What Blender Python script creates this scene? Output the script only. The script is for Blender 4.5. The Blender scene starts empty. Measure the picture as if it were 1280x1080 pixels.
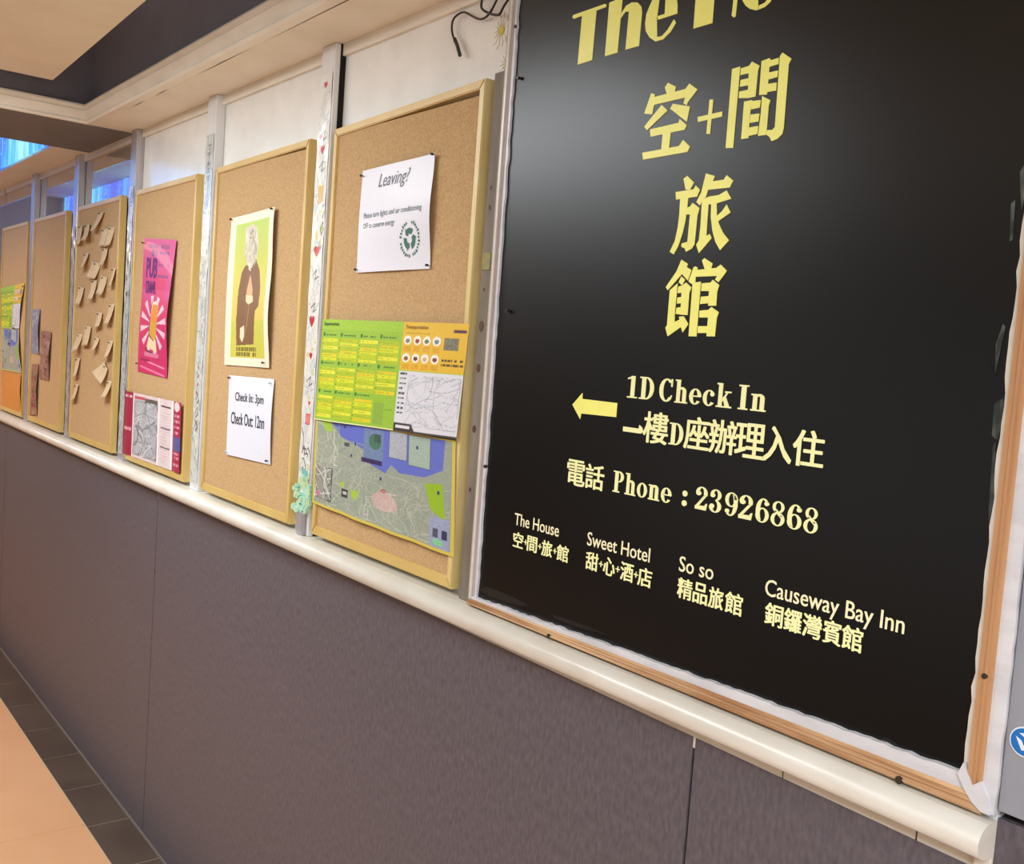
import bpy, bmesh, math, random, json
import numpy as np
from mathutils import Vector, Matrix
C = bpy.context.scene.collection
S = bpy.context.scene

# ---------------------------------------------------------------- camera, world, lights, exposure
# the room: X runs along the notice wall (to the right), Y goes into the wall, Z up; wall face at Y = 0
F_PX = 1252.60466
EYE = Vector((0.0, -1.05, 1.60))
CAM = Matrix(((0.6090396709822152, 0.7898700198824173, 0.07194463747093673),
              (-0.1011150668755228, -0.012643896232327291, 0.9947943883732079),
              (-0.7866679238539179, 0.6131439338189816, -0.07216712548211127)))   # right, up, forward
cam = bpy.data.cameras.new('camera'); cam_o = bpy.data.objects.new('camera', cam); C.objects.link(cam_o)
cam.sensor_fit = 'HORIZONTAL'; cam.sensor_width = 36.0; cam.lens = F_PX / 1280 * 36; cam.clip_start = 0.02
rt, up, fw = CAM[0], CAM[1], CAM[2]
cam_o.matrix_world = Matrix(((rt.x, up.x, -fw.x, EYE.x), (rt.y, up.y, -fw.y, EYE.y), (rt.z, up.z, -fw.z, EYE.z), (0, 0, 0, 1)))
S.camera = cam_o

def at(x, y, Y=0.0):
    """where the sight line through a point of the photograph meets the plane Y"""
    v = rt * ((x - 640) / F_PX) + up * (-(y - 540) / F_PX) + fw
    return EYE + v * ((Y - EYE.y) / v.y)

W = bpy.data.worlds.new('world'); S.world = W; W.use_nodes = True
W.node_tree.nodes['Background'].inputs[0].default_value = (0.75, 0.78, 0.85, 1)
W.node_tree.nodes['Background'].inputs[1].default_value = 0.25
S.view_settings.view_transform = 'Standard'; S.view_settings.look = 'None'
S.view_settings.exposure = 0.02; S.view_settings.gamma = 1.0; S.view_settings.use_curve_mapping = False

def area(name, loc, size, power, color, aim=(0, 0, -1)):
    l = bpy.data.lights.new(name, 'AREA'); l.shape = 'RECTANGLE'; l.size, l.size_y = size
    l.energy = power; l.color = color
    o = bpy.data.objects.new(name, l); C.objects.link(o); o.location = loc
    o.rotation_euler = Vector(aim).to_track_quat('-Z', 'Y').to_euler()
    return o
area('fill_corridor_near', (0.9, -1.6, 2.36), (1.6, 0.5), 80, (0.95, 0.97, 1.0))  # large soft fill added overhead to brighten the wall from the right
area('lamp_corridor_middle', (-2.75, -1.15, 2.345), (1.7, 1.0), 50, (0.90, 0.96, 1.0))
area('fill_opposite_side', (-1.6, -2.3, 1.25), (3.2, 1.0), 5, (1.0, 0.97, 0.94), (0, 1, 0.12))  # added low fill for the panes under the soffit, no lamp known there
area('fill_right_end', (2.1, -1.2, 1.6), (1.4, 1.6), 22, (0.80, 0.89, 1.0), (-1, 0.15, 0))  # added side fill from the right end, there is no doorway
area('lamp_corridor_far', (-5.3, -1.35, 2.25), (0.9, 0.6), 38, (1.0, 0.80, 0.62))
area('fill_coffer', (-1.4, -1.15, 2.44), (3.6, 1.3), 17, (1.0, 0.98, 0.97), (0, 0, 1))  # added upward fill that brightens the dark coffer sides
area('lamp_lobby', (-7.6, -1.5, 2.25), (0.9, 0.6), 34, (1.0, 0.70, 0.48))

# ---------------------------------------------------------------- helpers
def lin(c):
    return tuple((v / 255 / 12.92) if v / 255 <= 0.04045 else ((v / 255 + 0.055) / 1.055) ** 2.4 for v in c[:3]) + (1,)
MATS = {}
def mat(name, col, rough=0.6, col2=None, scale=40, stretch=(1, 1, 1), contrast=(0.35, 0.65), bump=0.0, bscale=None,
        metal=0.0, spec=0.5, coat=0.0, emit=None, detail=4, coat_rough=0.1):
    if name in MATS: return MATS[name]
    m = bpy.data.materials.new(name); m.use_nodes = True; nt = m.node_tree; b = nt.nodes['Principled BSDF']
    b.inputs['Base Color'].default_value = lin(col); b.inputs['Roughness'].default_value = rough
    b.inputs['Metallic'].default_value = metal; b.inputs['Specular IOR Level'].default_value = spec
    b.inputs['Coat Weight'].default_value = coat; b.inputs['Coat Roughness'].default_value = coat_rough
    if emit:
        b.inputs['Emission Color'].default_value = lin(emit[0]); b.inputs['Emission Strength'].default_value = emit[1]
    if col2 or bump:
        g = nt.nodes.new('ShaderNodeNewGeometry'); mp = nt.nodes.new('ShaderNodeMapping')
        mp.inputs['Scale'].default_value = stretch; nt.links.new(g.outputs['Position'], mp.inputs[0])
    if col2:
        n = nt.nodes.new('ShaderNodeTexNoise'); n.inputs['Scale'].default_value = scale; n.inputs['Detail'].default_value = detail
        nt.links.new(mp.outputs[0], n.inputs['Vector'])
        r = nt.nodes.new('ShaderNodeValToRGB'); r.color_ramp.elements[0].position, r.color_ramp.elements[1].position = contrast
        r.color_ramp.elements[0].color = lin(col); r.color_ramp.elements[1].color = lin(col2)
        nt.links.new(n.outputs[0], r.inputs[0]); nt.links.new(r.outputs[0], b.inputs['Base Color'])
    if bump:
        n2 = nt.nodes.new('ShaderNodeTexNoise'); n2.inputs['Scale'].default_value = bscale or scale; n2.inputs['Detail'].default_value = 3
        nt.links.new(mp.outputs[0], n2.inputs['Vector'])
        bp = nt.nodes.new('ShaderNodeBump'); bp.inputs['Strength'].default_value = bump; bp.inputs['Distance'].default_value = 0.002
        nt.links.new(n2.outputs[0], bp.inputs['Height']); nt.links.new(bp.outputs[0], b.inputs['Normal'])
    MATS[name] = m
    return m
def print_mat(name, rough=0.5, coat=0.0):
    if name in MATS: return MATS[name]
    m = bpy.data.materials.new(name); m.use_nodes = True; nt = m.node_tree; b = nt.nodes['Principled BSDF']
    a = nt.nodes.new('ShaderNodeAttribute'); a.attribute_name = 'ink'
    nt.links.new(a.outputs['Color'], b.inputs['Base Color']); b.inputs['Roughness'].default_value = rough
    b.inputs['Coat Weight'].default_value = coat
    MATS[name] = m
    return m

def base(o):
    p = o.parent; v = Vector(o.location)
    while p: v = v + p.location; p = p.parent
    return v
def mk(name, vs, fs, m, parent=None, smooth=False, origin=None, kind=None):
    vs = [Vector(v) for v in vs]
    if origin is None:
        lo = [min(v[i] for v in vs) for i in range(3)]; hi = [max(v[i] for v in vs) for i in range(3)]
        origin = Vector(((lo[0] + hi[0]) / 2, (lo[1] + hi[1]) / 2, lo[2]))
    origin = Vector(origin)
    me = bpy.data.meshes.new(name); me.from_pydata([v - origin for v in vs], [], fs); me.materials.append(m)
    if smooth: me.polygons.foreach_set('use_smooth', [True] * len(me.polygons))
    me.update()
    o = bpy.data.objects.new(name, me); C.objects.link(o)
    if parent: o.parent = parent; o.location = origin - base(parent)
    else: o.location = origin
    if kind: o['kind'] = kind
    return o
def empty(name, loc, label=None, cat=None, group=None, kind=None):
    o = bpy.data.objects.new(name, None); C.objects.link(o); o.location = loc; o.empty_display_size = 0.05
    if label: tag(o, label, cat, group)
    if kind: o['kind'] = kind
    return o
def tag(o, label, cat, group=None):
    o['label'] = label; o['category'] = cat
    if group: o['group'] = group
    return o
class MB:
    """collects shapes for one mesh"""
    def __init__(s): s.v = []; s.f = []
    def add(s, vs, fs):
        n = len(s.v); s.v += [Vector(v) for v in vs]; s.f += [[i + n for i in f] for f in fs]; return s
    def box(s, x0, x1, y0, y1, z0, z1, bev=0.0):
        bm = bmesh.new(); bmesh.ops.create_cube(bm, size=1)
        for v in bm.verts:
            v.co = Vector((x0 + (v.co.x + .5) * (x1 - x0), y0 + (v.co.y + .5) * (y1 - y0), z0 + (v.co.z + .5) * (z1 - z0)))
        if bev: bmesh.ops.bevel(bm, geom=list(bm.edges), offset=bev, segments=2, affect='EDGES', profile=0.6)
        bmesh.ops.recalc_face_normals(bm, faces=bm.faces)
        s.bm(bm); return s
    def bm(s, bm):
        bm.verts.index_update(); s.add([v.co.copy() for v in bm.verts], [[v.index for v in f.verts] for f in bm.faces]); bm.free()
    def prism(s, pts, y0, y1):
        """polygon in the XZ plane, between Y = y0 (front) and y1"""
        bm = bmesh.new(); a = sum(pts[i][0] * pts[(i + 1) % len(pts)][1] - pts[(i + 1) % len(pts)][0] * pts[i][1] for i in range(len(pts)))
        if a < 0: pts = pts[::-1]
        f = [bm.verts.new((p[0], y0, p[1])) for p in pts]; b = [bm.verts.new((p[0], y1, p[1])) for p in pts]
        n = len(pts); fr = bm.faces.new(f); fr.normal_update(); bmesh.ops.triangulate(bm, faces=[fr])
        for i in range(n): bm.faces.new((f[i], b[i], b[(i + 1) % n], f[(i + 1) % n]))
        s.bm(bm); return s
    def extrude_x(s, prof, x0, x1, cap=True):
        """profile of (Y, Z) points swept along X"""
        n = len(prof); vs = [(x0, p[0], p[1]) for p in prof] + [(x1, p[0], p[1]) for p in prof]
        fs = [[i, (i + 1) % n, n + (i + 1) % n, n + i] for i in range(n)]
        if cap: fs += [list(range(n))[::-1], list(range(n, 2 * n))]
        return s.add(vs, fs)
    def tube(s, pts, r, seg=8, rs=None):
        pts = [Vector(p) for p in pts]; vs = []; fs = []; prev = None
        for i, p in enumerate(pts):
            t = (pts[min(i + 1, len(pts) - 1)] - pts[max(i - 1, 0)]).normalized()
            a = t.orthogonal().normalized() if prev is None else (prev - t * prev.dot(t)).normalized()
            prev = a; b = t.cross(a); rr = rs[i] if rs else r
            for k in range(seg):
                an = 2 * math.pi * k / seg; vs.append(p + (a * math.cos(an) + b * math.sin(an)) * rr)
        for i in range(len(pts) - 1):
            for k in range(seg):
                fs.append([i * seg + k, i * seg + (k + 1) % seg, (i + 1) * seg + (k + 1) % seg, (i + 1) * seg + k])
        fs += [list(range(seg))[::-1], [(len(pts) - 1) * seg + k for k in range(seg)]]
        return s.add(vs, fs)
    def build(s, name, m, parent=None, **k): return mk(name, s.v, s.f, m, parent, **k)
def struct(name, mb, m, **k): return mb.build(name, m, kind='structure', **k)

def smooth_line(pts, n=8):
    """Catmull-Rom through points"""
    pts = [Vector(p) for p in pts]; out = []
    P = [pts[0]] + pts + [pts[-1]]
    for i in range(1, len(P) - 2):
        for k in range(n):
            t = k / n; a, b, c, d = P[i - 1], P[i], P[i + 1], P[i + 2]
            out.append(0.5 * ((2 * b) + (c - a) * t + (2 * a - 5 * b + 4 * c - d) * t * t + (3 * b - a - 3 * c + d) * t ** 3))
    return out + [pts[-1]]

# ---------------------------------------------------------------- lettering
_tc = {}
def text_mesh(body, bold=0.0, shear=0.0):
    k = (body, bold, shear)
    if k in _tc: return _tc[k]
    c = bpy.data.curves.new('lettering', 'FONT'); c.body = body; c.size = 1; c.offset = bold; c.shear = shear; c.resolution_u = 3
    o = bpy.data.objects.new('lettering', c); C.objects.link(o)
    dg = bpy.context.evaluated_depsgraph_get(); dg.update()
    m = bpy.data.meshes.new_from_object(o.evaluated_get(dg))
    vs = [(v.co.x, v.co.y) for v in m.vertices]; fs = [list(p.vertices) for p in m.polygons]
    bpy.data.objects.remove(o); bpy.data.curves.remove(c); bpy.data.meshes.remove(m)
    _tc[k] = (vs, fs); return vs, fs
def fit(vs, x0, x1, z0, z1, capline=None):
    """put flat outline points into the box; capline = (y of baseline, y of cap height) mapped to z0, z1"""
    ax, bx = min(v[0] for v in vs), max(v[0] for v in vs)
    ay, by = capline if capline else (min(v[1] for v in vs), max(v[1] for v in vs))
    return [(x0 + (v[0] - ax) / (bx - ax) * (x1 - x0), z0 + (v[1] - ay) / (by - ay) * (z1 - z0)) for v in vs]

# a condensed bold roman for the sign, drawn from rings, stems and slabs
def ring(cx, cy, rx, ry, tx, ty, a0=0, a1=360, n=22, shift=0):
    o = []; i = []
    for k in range(n + 1):
        a = math.radians(a0 + (a1 - a0) * k / n)
        o.append((cx + rx * math.cos(a), cy + ry * math.sin(a)))
        i.append((cx + shift + (rx - tx) * math.cos(a), cy + (ry - ty) * math.sin(a)))
    return [[o[k], o[k + 1], i[k + 1], i[k]] for k in range(n)]
def rc(x0, x1, y0, y1): return [[(x0, y0), (x1, y0), (x1, y1), (x0, y1)]]
def ball(x, y, r, ry=None): return [[(x + r * math.cos(k * math.pi / 5), y + (ry or r) * math.sin(k * math.pi / 5)) for k in range(10)]]
XH = 0.68; SB = 0.065
def roman(ch):
    if ch == '1': return rc(.17, .36, 0, 1) + rc(.02, .5, 0, SB) + [[(.0, .84), (.2, .86), (.34, 1), (.26, 1), (.0, .9)]], .56
    if ch == 'D': return rc(.1, .29, 0, 1) + rc(0, .34, 0, SB) + rc(0, .34, 1 - SB, 1) + ring(.32, .5, .36, .5, .18, .06, -90, 90), .76
    if ch == 'C': return ring(.36, .5, .36, .51, .19, .07, 48, 318) + rc(.57, .64, .66, 1.0) + [[(.5, .86), (.6, .78), (.64, .95), (.55, .95)], [(.5, .1), (.56, .08), (.66, .28), (.6, .3)]], .74
    if ch == 'I': return rc(.1, .3, 0, 1) + rc(0, .4, 0, SB) + rc(0, .4, 1 - SB, 1), .48
    if ch == 'P': return rc(.1, .29, 0, 1) + rc(0, .4, 0, SB) + rc(0, .34, 1 - SB, 1) + ring(.32, .74, .29, .26, .17, .055, -90, 90), .68
    if ch == 'h': return rc(.08, .25, 0, 1) + rc(0, .33, 0, SB) + rc(0, .2, 1 - SB, 1) + ring(.34, XH - .17, .2, .18, .17, .09, 0, 140) + rc(.37, .54, 0, XH - .16) + rc(.34, .62, 0, SB), .66
    if ch == 'n': return rc(.08, .25, 0, XH) + rc(0, .33, 0, SB) + rc(0, .2, XH - SB, XH) + ring(.34, XH - .17, .2, .18, .17, .09, 0, 140) + rc(.37, .54, 0, XH - .16) + rc(.34, .62, 0, SB), .66
    if ch == 'e': return ring(.28, XH / 2, .28, XH / 2, .17, .05, 0, 325) + rc(.12, .54, XH / 2 - .01, XH / 2 + .045), .6
    if ch == 'c': return ring(.28, XH / 2, .28, XH / 2, .17, .055, 40, 325) + ball(.42, XH * .74, .095), .58
    if ch == 'o': return ring(.28, XH / 2, .28, XH / 2, .16, .05), .6
    if ch == 'k': return rc(.08, .25, 0, 1) + rc(0, .33, 0, SB) + rc(0, .2, 1 - SB, 1) + [[(.22, .26), (.28, .26), (.55, XH), (.46, XH)], [(.27, .4), (.38, .52), (.6, .03), (.4, .03)]] + rc(.36, .64, XH - SB, XH) + rc(.34, .68, 0, SB), .68
    if ch == ':': return ball(.1, .56, .1) + ball(.1, .12, .1), .34
    if ch == '0': return ring(.28, .5, .28, .5, .15, .06), .6
    if ch == '2': return ring(.27, .72, .27, .28, .16, .05, -20, 180) + ball(.13, .7, .12, .1) + [[(.36, .6), (.53, .66), (.2, .2), (.02, .06), (.02, .14)]] + [[(0, 0), (.52, 0), (.56, .3), (.5, .3), (.44, .19), (0, .16)]], .62
    if ch == '3': return ring(.26, .755, .25, .245, .15, .05, -90, 175) + ring(.26, .27, .28, .27, .17, .05, -175, 90) + ball(.12, .73, .11, .09) + ball(.11, .27, .11, .1), .62
    if ch == '6': return ring(.28, .31, .28, .31, .15, .05) + ring(.3, .5, .3, .5, .17, .05, 55, 240) + ball(.44, .8, .1, .09), .62
    if ch == '9': return ring(.28, .69, .28, .31, .15, .05) + ring(.26, .5, .3, .5, .17, .05, -125, 60) + ball(.12, .2, .1, .09), .62
    if ch == '8': return ring(.28, .76, .24, .24, .12, .05) + ring(.28, .27, .28, .28, .14, .055) + [[(.1, .62), (.2, .68), (.46, .42), (.4, .34)]], .62
    return [], .36
def roman_line(s, x0, x1, z0, z1):
    x = 0; polys = []
    for ch in s:
        g, w = roman(ch)
        polys += [[(x + p[0], p[1]) for p in q] for q in g]; x += w + .04
    ax = min(p[0] for q in polys for p in q); bx = max(p[0] for q in polys for p in q)
    return [[(x0 + (p[0] - ax) / (bx - ax) * (x1 - x0), z0 + p[1] * (z1 - z0)) for p in q] for q in polys]

# ---------------------------------------------------------------- printed paper
class Ink:
    """a small sheet of printed colour, u to the right and v up in 0..1"""
    def __init__(s, nx, ny, bg, seed=0):
        s.nx, s.ny = nx, ny; s.a = np.zeros((ny, nx, 3)); s.a[:] = bg
        s.U, s.V = np.meshgrid(np.linspace(0, 1, nx), np.linspace(0, 1, ny)); s.r = np.random.RandomState(seed)
    def put(s, m, c): s.a[m] = c; return s
    def rect(s, u0, v0, u1, v1, c): return s.put((s.U >= u0) & (s.U <= u1) & (s.V >= v0) & (s.V <= v1), c)
    def ell(s, u, v, ru, rv, c, a0=None): return s.put(((s.U - u) / ru) ** 2 + ((s.V - v) / rv) ** 2 <= 1, c)
    def poly(s, pts, c):
        m = np.zeros(s.U.shape, bool); n = len(pts)
        for i in range(n):
            (x0, y0), (x1, y1) = pts[i], pts[(i + 1) % n]
            if y0 == y1: continue
            k = ((s.V > min(y0, y1)) & (s.V <= max(y0, y1)) & (s.U < (x1 - x0) * (s.V - y0) / (y1 - y0) + x0)); m ^= k
        return s.put(m, c)
    def line(s, pts, w, c, asp=1.0):
        for (x0, y0), (x1, y1) in zip(pts[:-1], pts[1:]):
            dx, dy = (x1 - x0) * asp, y1 - y0; L = max(dx * dx + dy * dy, 1e-9)
            t = np.clip(((s.U - x0) * asp * dx + (s.V - y0) * dy) / L, 0, 1)
            s.put(((s.U - x0) * asp - t * dx) ** 2 + (s.V - y0 - t * dy) ** 2 < w * w, c)
        return s
    def noise(s, amp, u0=0, v0=0, u1=1, v1=1):
        m = (s.U >= u0) & (s.U <= u1) & (s.V >= v0) & (s.V <= v1)
        s.a[m] += (s.r.rand(m.sum(), 1) - .5) * amp; return s
    def dashes(s, u0, u1, v, h, c, dens=.75, step=.012):
        u = u0
        while u < u1:
            w = step * (0.5 + s.r.rand() * 1.6)
            if s.r.rand() < dens: s.rect(u, v - h / 2, min(u + w * .8, u1), v + h / 2, c)
            u += w
        return s
def sheet(name, quad, Y, ink, m, parent=None, bulge=lambda u, v: 0.0, quad_is_px=True):
    """a curling printed sheet; quad = TL, TR, BL, BR"""
    q = [at(p[0], p[1], Y) if quad_is_px else Vector((p[0], Y, p[1])) for p in quad]
    def pos(u, v, off=0.0):
        p = (q[2] * (1 - u) + q[3] * u) * (1 - v) + (q[0] * (1 - u) + q[1] * u) * v
        return Vector((p.x, p.y - bulge(u, v) - off, p.z))
    nx, ny = ink.nx, ink.ny
    vs = [pos(i / (nx - 1), j / (ny - 1)) for j in range(ny) for i in range(nx)]
    fs = [(j * nx + i, j * nx + i + 1, (j + 1) * nx + i + 1, (j + 1) * nx + i) for j in range(ny - 1) for i in range(nx - 1)]
    o = mk(name, vs, fs, m, parent, smooth=True)
    ca = o.data.color_attributes.new('ink', 'BYTE_COLOR', 'POINT')
    a = np.ones((ny * nx, 4)); a[:, :3] = np.clip(ink.a.reshape(-1, 3) / 255, 0, 1)
    ca.data.foreach_set('color_srgb', a.ravel())
    return o, pos
def sheet_text(name, body, pos, parent, u0, u1, v0, v1, m, bold=0.0, shear=0.0, cap=False, off=0.0007):
    vs, fs = text_mesh(body, bold, shear)
    uv = fit(vs, u0, u1, v0, v1, (0, .69) if cap else None)
    return mk(name, [pos(a, b, off) for a, b in uv], fs, m, parent)
def pin(parent, p, m, r=0.0032):
    b = MB(); b.tube([p, p + Vector((0, -.003, 0)), p + Vector((0, -.0035, 0)), p + Vector((0, -.008, 0)), p + Vector((0, -.0085, 0))], r, 10, [r * .5, r * .5, r, r * .85, r * .4])
    return b.build('push_pin', m, parent)
GLYPHS={"k":[[[3959,8426],[4013,8482],[4173,8401],[4152,8318],[4008,8327]],[[3692,8387],[3763,8362],[3764,8210],[3743,8080],[3581,8113]],[[3742,8321],[4365,8337],[4430,8400],[4590,8294],[4423,8141],[4413,8105],[4350,8141],[4371,8218],[3760,8210]],[[3925,8185],[4050,8090],[3665,7863],[3603,7922]],[[4147,8167],[4474,8080],[4438,7877],[4102,8104]],[[3728,7866],[4284,7883],[4300,7934],[4444,7828],[4407,7769],[3749,7758]],[[3993,7792],[4145,7788],[4136,7539],[3987,7535]],[[3606,7546],[4328,7554],[4401,7631],[4537,7523],[4501,7453],[3634,7442]]],"plus":[[[4637,7912],[5073,7922],[5081,7855],[4651,7842]],[[4831,8119],[4894,8109],[4889,7648],[4825,7659]]],"jian":[[[5185,8462],[5319,8471],[5317,7409],[5190,7424]],[[5471,8452],[5515,8499],[5641,8425],[5623,8364],[5619,8033],[5493,8034]],[[5336,8442],[5504,8454],[5498,8355],[5337,8357]],[[5348,8291],[5497,8291],[5499,8200],[5346,8203]],[[5344,8142],[5506,8141],[5510,8031],[5345,8057]],[[5672,8476],[5798,8490],[5817,8462],[5804,8363],[5808,8073],[5802,8029],[5680,8043]],[[5802,8458],[5947,8466],[5946,8388],[5800,8377]],[[5803,8307],[5949,8306],[5945,8225],[5805,8218]],[[5803,8162],[5945,8157],[5946,8056],[5806,8060]],[[5963,8484],[5998,8521],[6143,8419],[6108,8358],[6120,7562],[6105,7489],[6033,7436],[5949,7421],[5911,7477],[5854,7516],[5864,7571],[5941,7561],[5982,7593]],[[5439,7997],[5571,7996],[5555,7844],[5556,7548],[5568,7508],[5444,7508]],[[5564,7984],[5712,7974],[5706,7879],[5568,7874]],[[5567,7810],[5710,7802],[5705,7701],[5563,7702]],[[5561,7644],[5708,7643],[5707,7541],[5557,7535]],[[5731,8022],[5869,7949],[5850,7883],[5852,7512],[5723,7514],[5737,7817]]],"lu":[[[4470,7086],[4536,7120],[4671,7016],[4605,6923],[4526,6930]],[[4340,6914],[4681,6924],[4706,6973],[4792,6909],[4747,6816],[4360,6808]],[[4437,6825],[4585,6824],[4581,6653],[4568,6494],[4533,6323],[4473,6153],[4399,6040],[4320,6078],[4402,6226],[4437,6409],[4447,6594]],[[4571,6677],[4639,6689],[4679,6737],[4810,6659],[4790,6570],[4581,6584]],[[4650,6591],[4786,6604],[4775,6162],[4728,6102],[4632,6066],[4606,6113],[4538,6139],[4536,6185],[4643,6203]],[[4878,7120],[5038,7070],[5010,7001],[5205,7004],[5249,7060],[5368,6978],[5318,6890],[4940,6893],[4907,6798],[4853,6746],[4814,6693],[4747,6743],[4823,6872]],[[4850,6769],[4966,6798],[5141,6806],[5272,6855],[5363,6738],[5124,6697],[5037,6692],[4851,6695]],[[4849,6712],[4969,6703],[4974,6400],[4979,6265],[5038,6290],[5077,6232],[4872,6039],[4811,6155],[4852,6215],[4861,6407]],[[5021,6699],[5112,6703],[5134,6546],[5184,6421],[5271,6294],[5385,6189],[5246,6063],[5153,6178],[5085,6327],[5036,6508]],[[5293,6667],[5372,6557],[5173,6455],[5136,6524],[5224,6584]]],"guan":[[[4558,5959],[4684,5898],[4666,5854],[4759,5812],[4710,5667],[4590,5760],[4341,5535],[4301,5582],[4481,5796]],[[4584,5726],[4656,5679],[4608,5601],[4541,5647]],[[4385,5535],[4523,5630],[4513,5236],[4522,5088],[4619,5123],[4602,5163],[4690,5170],[4786,5063],[4693,4945],[4654,5021],[4415,4884],[4358,5004],[4386,5040]],[[4608,5595],[4683,5639],[4786,5570],[4755,5497],[4757,5187],[4627,5192]],[[4543,5584],[4619,5600],[4623,5498],[4538,5493]],[[4541,5431],[4626,5442],[4627,5351],[4540,5345]],[[4541,5288],[4630,5300],[4634,5194],[4532,5202]],[[4941,5935],[4982,5966],[5132,5890],[5115,5819],[5007,5811]],[[4796,5844],[4831,5860],[4871,5837],[4867,5809],[5208,5827],[5281,5869],[5393,5785],[5334,5710],[5265,5635],[5204,5669],[5234,5718],[4848,5715],[4848,5642],[4807,5609],[4727,5650]],[[4805,5631],[4952,5646],[4955,4895],[4813,4895]],[[4969,5623],[5129,5632],[5161,5668],[5283,5597],[5257,5515],[4974,5518]],[[5112,5527],[5255,5537],[5258,5318],[5121,5318]],[[4975,5440],[5120,5450],[5117,5351],[4972,5340]],[[4974,5251],[5134,5263],[5181,5301],[5318,5231],[5290,5159],[4978,5156]],[[5138,5163],[5289,5165],[5283,4904],[5139,4903]],[[4969,5038],[5152,5042],[5163,4948],[4972,4944]]],"T":[[[1773,9882],[1792,9914],[2534,9918],[2564,9895],[2551,9865],[1811,9852]],[[2010,9873],[2341,9878],[2328,9114],[1992,9104]]],"h":[[[2629,9913],[2915,9927],[2896,9118],[2621,9115]],[[2907,9682],[3012,9781],[3130,9802],[3251,9774],[3338,9694],[3361,9608],[3354,9125],[3072,9126],[3084,9683],[3002,9695],[2902,9614]]],"e":[[[3708,9860],[3612,9804],[3530,9690],[3459,9559],[3449,9428],[3474,9315],[3567,9203],[3690,9122],[3722,9131],[3681,9444],[3708,9781]],[[3824,9819],[3968,9758],[4055,9621],[4074,9540],[4076,9436],[3837,9463]],[[3687,9885],[3848,9852],[3968,9758],[3826,9799],[3710,9846]],[[3696,9478],[4081,9476],[4081,9428],[3711,9424]],[[3692,9180],[3815,9172],[3918,9236],[4031,9361],[4073,9307],[3977,9197],[3839,9121],[3690,9121]]],"H":[[[4412,9956],[4756,9967],[4761,9153],[4420,9150]],[[5128,9967],[5183,9964],[5164,9151],[5132,9146],[5097,9178]],[[4747,9536],[5165,9564],[5167,9521],[4743,9493]]],"o":[[[5477,9684],[5345,9634],[5264,9522],[5244,9418],[5267,9328],[5325,9254],[5393,9201],[5490,9160],[5537,9153]],[[5543,9205],[5635,9219],[5697,9264],[5746,9358],[5754,9485],[5680,9621],[5552,9695],[5488,9693],[5483,9742],[5577,9735],[5722,9645],[5806,9484],[5788,9313],[5726,9210],[5641,9165],[5549,9156]]],"arrow":[[[2487,3756],[2701,3956],[2706,3865],[3498,3861],[3495,3649],[2708,3635],[2693,3547]]]}

# ---------------------------------------------------------------- materials
m_lam = mat('charcoal_laminate', (80, 75, 82), 0.5, (104, 98, 105), 150, (1, 1, .4), (.25, .75), bump=.3, bscale=300, detail=8, spec=.35)
m_gap = mat('dark_gap', (14, 12, 12), .9)
m_cream = mat('cream_gloss_paint', (220, 217, 206), .28, (208, 202, 188), 9, (1, 1, 4), (.4, .75), bump=.15, bscale=25)
m_white = mat('white_brushed_paint', (216, 218, 222), .35, (196, 198, 204), 30, (.3, 1, 1), (.35, .7), bump=.6, bscale=60)
m_film = mat('white_window_film', (242, 242, 238), .18, (234, 234, 229), 14, (1, 1, 1), (.35, .7), bump=.12, bscale=30)
m_pane = mat('clear_backed_pane', (150, 140, 128), .035, (165, 152, 136), 3, (1, 1, 1), (.3, .7), spec=.9, coat=1, coat_rough=.02)
m_soffit = mat('cream_soffit_paint', (234, 228, 214), .55, (222, 214, 196), 6, (1, 1, 1), (.45, .8))
m_dark = mat('dark_grey_paint', (136, 132, 138), .6, (128, 124, 130), 8)
m_ceil = mat('beige_ceiling_paint', (236, 230, 212), .6, (230, 223, 204), 5)
m_cornice = mat('cornice_paint', (236, 230, 216), .35, (226, 218, 202), 9, (1, 1, 4), (.4, .75))
m_pine = mat('yellow_pine', (214, 186, 118), .38, (200, 166, 92), 60, (.12, 1, .12), (.3, .75), bump=.1)
m_pine_pale = mat('highlit_pine_edge', (222, 206, 150), .4, (208, 184, 118), 40, (1, 1, .2), (.3, .75))  # paler pine, a cream highlight put into the rail's colour
m_cork = mat('cork', (197, 164, 118), .9, (176, 142, 96), 260, (1, 1, 1), (.38, .68), bump=.5, bscale=260, detail=6)
m_raw = mat('raw_wood', (216, 182, 142), .55, (172, 128, 88), 90, (.06, 1, 1), (.35, .65), bump=.2)
m_raw_v = mat('raw_wood_upright', (196, 152, 110), .55, (172, 126, 86), 90, (1, 1, .05), (.3, .75), bump=.2)
m_black = mat('black_sign_gloss', (4, 4, 4), .33, spec=.42)
m_yellow = mat('yellow_vinyl', (250, 252, 138), .42, (244, 246, 126), 20)
m_yellow_pale = mat('pale_yellow_vinyl', (248, 252, 188), .42)
m_post = mat('white_post_paint', (228, 228, 226), .35, (214, 215, 216), 20, (1, 1, .2))
m_metal = mat('brushed_grey_metal', (190, 186, 190), .25, (166, 162, 166), 40, (1, 1, .1), metal=.35)
m_peach = mat('peach_floor_tile', (208, 158, 116), .32, (216, 168, 128), 3, (1, 1, 1), (.3, .7))
m_grout = mat('pale_grout', (186, 168, 144), .8)
m_border = mat('dark_border_tile', (70, 58, 50), .3, (86, 72, 62), 4, (1, 1, 1), (.35, .75))
m_wall = mat('plain_wall_paint', (180, 168, 150), .7)
m_ink = mat('black_ink', (38, 38, 44), .6)
m_green_ink = mat('green_ink', (52, 108, 92), .6)
m_pin = mat('dark_push_pin', (52, 44, 38), .35)
m_pin_clear = mat('clear_push_pin', (170, 205, 200), .15)
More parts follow.
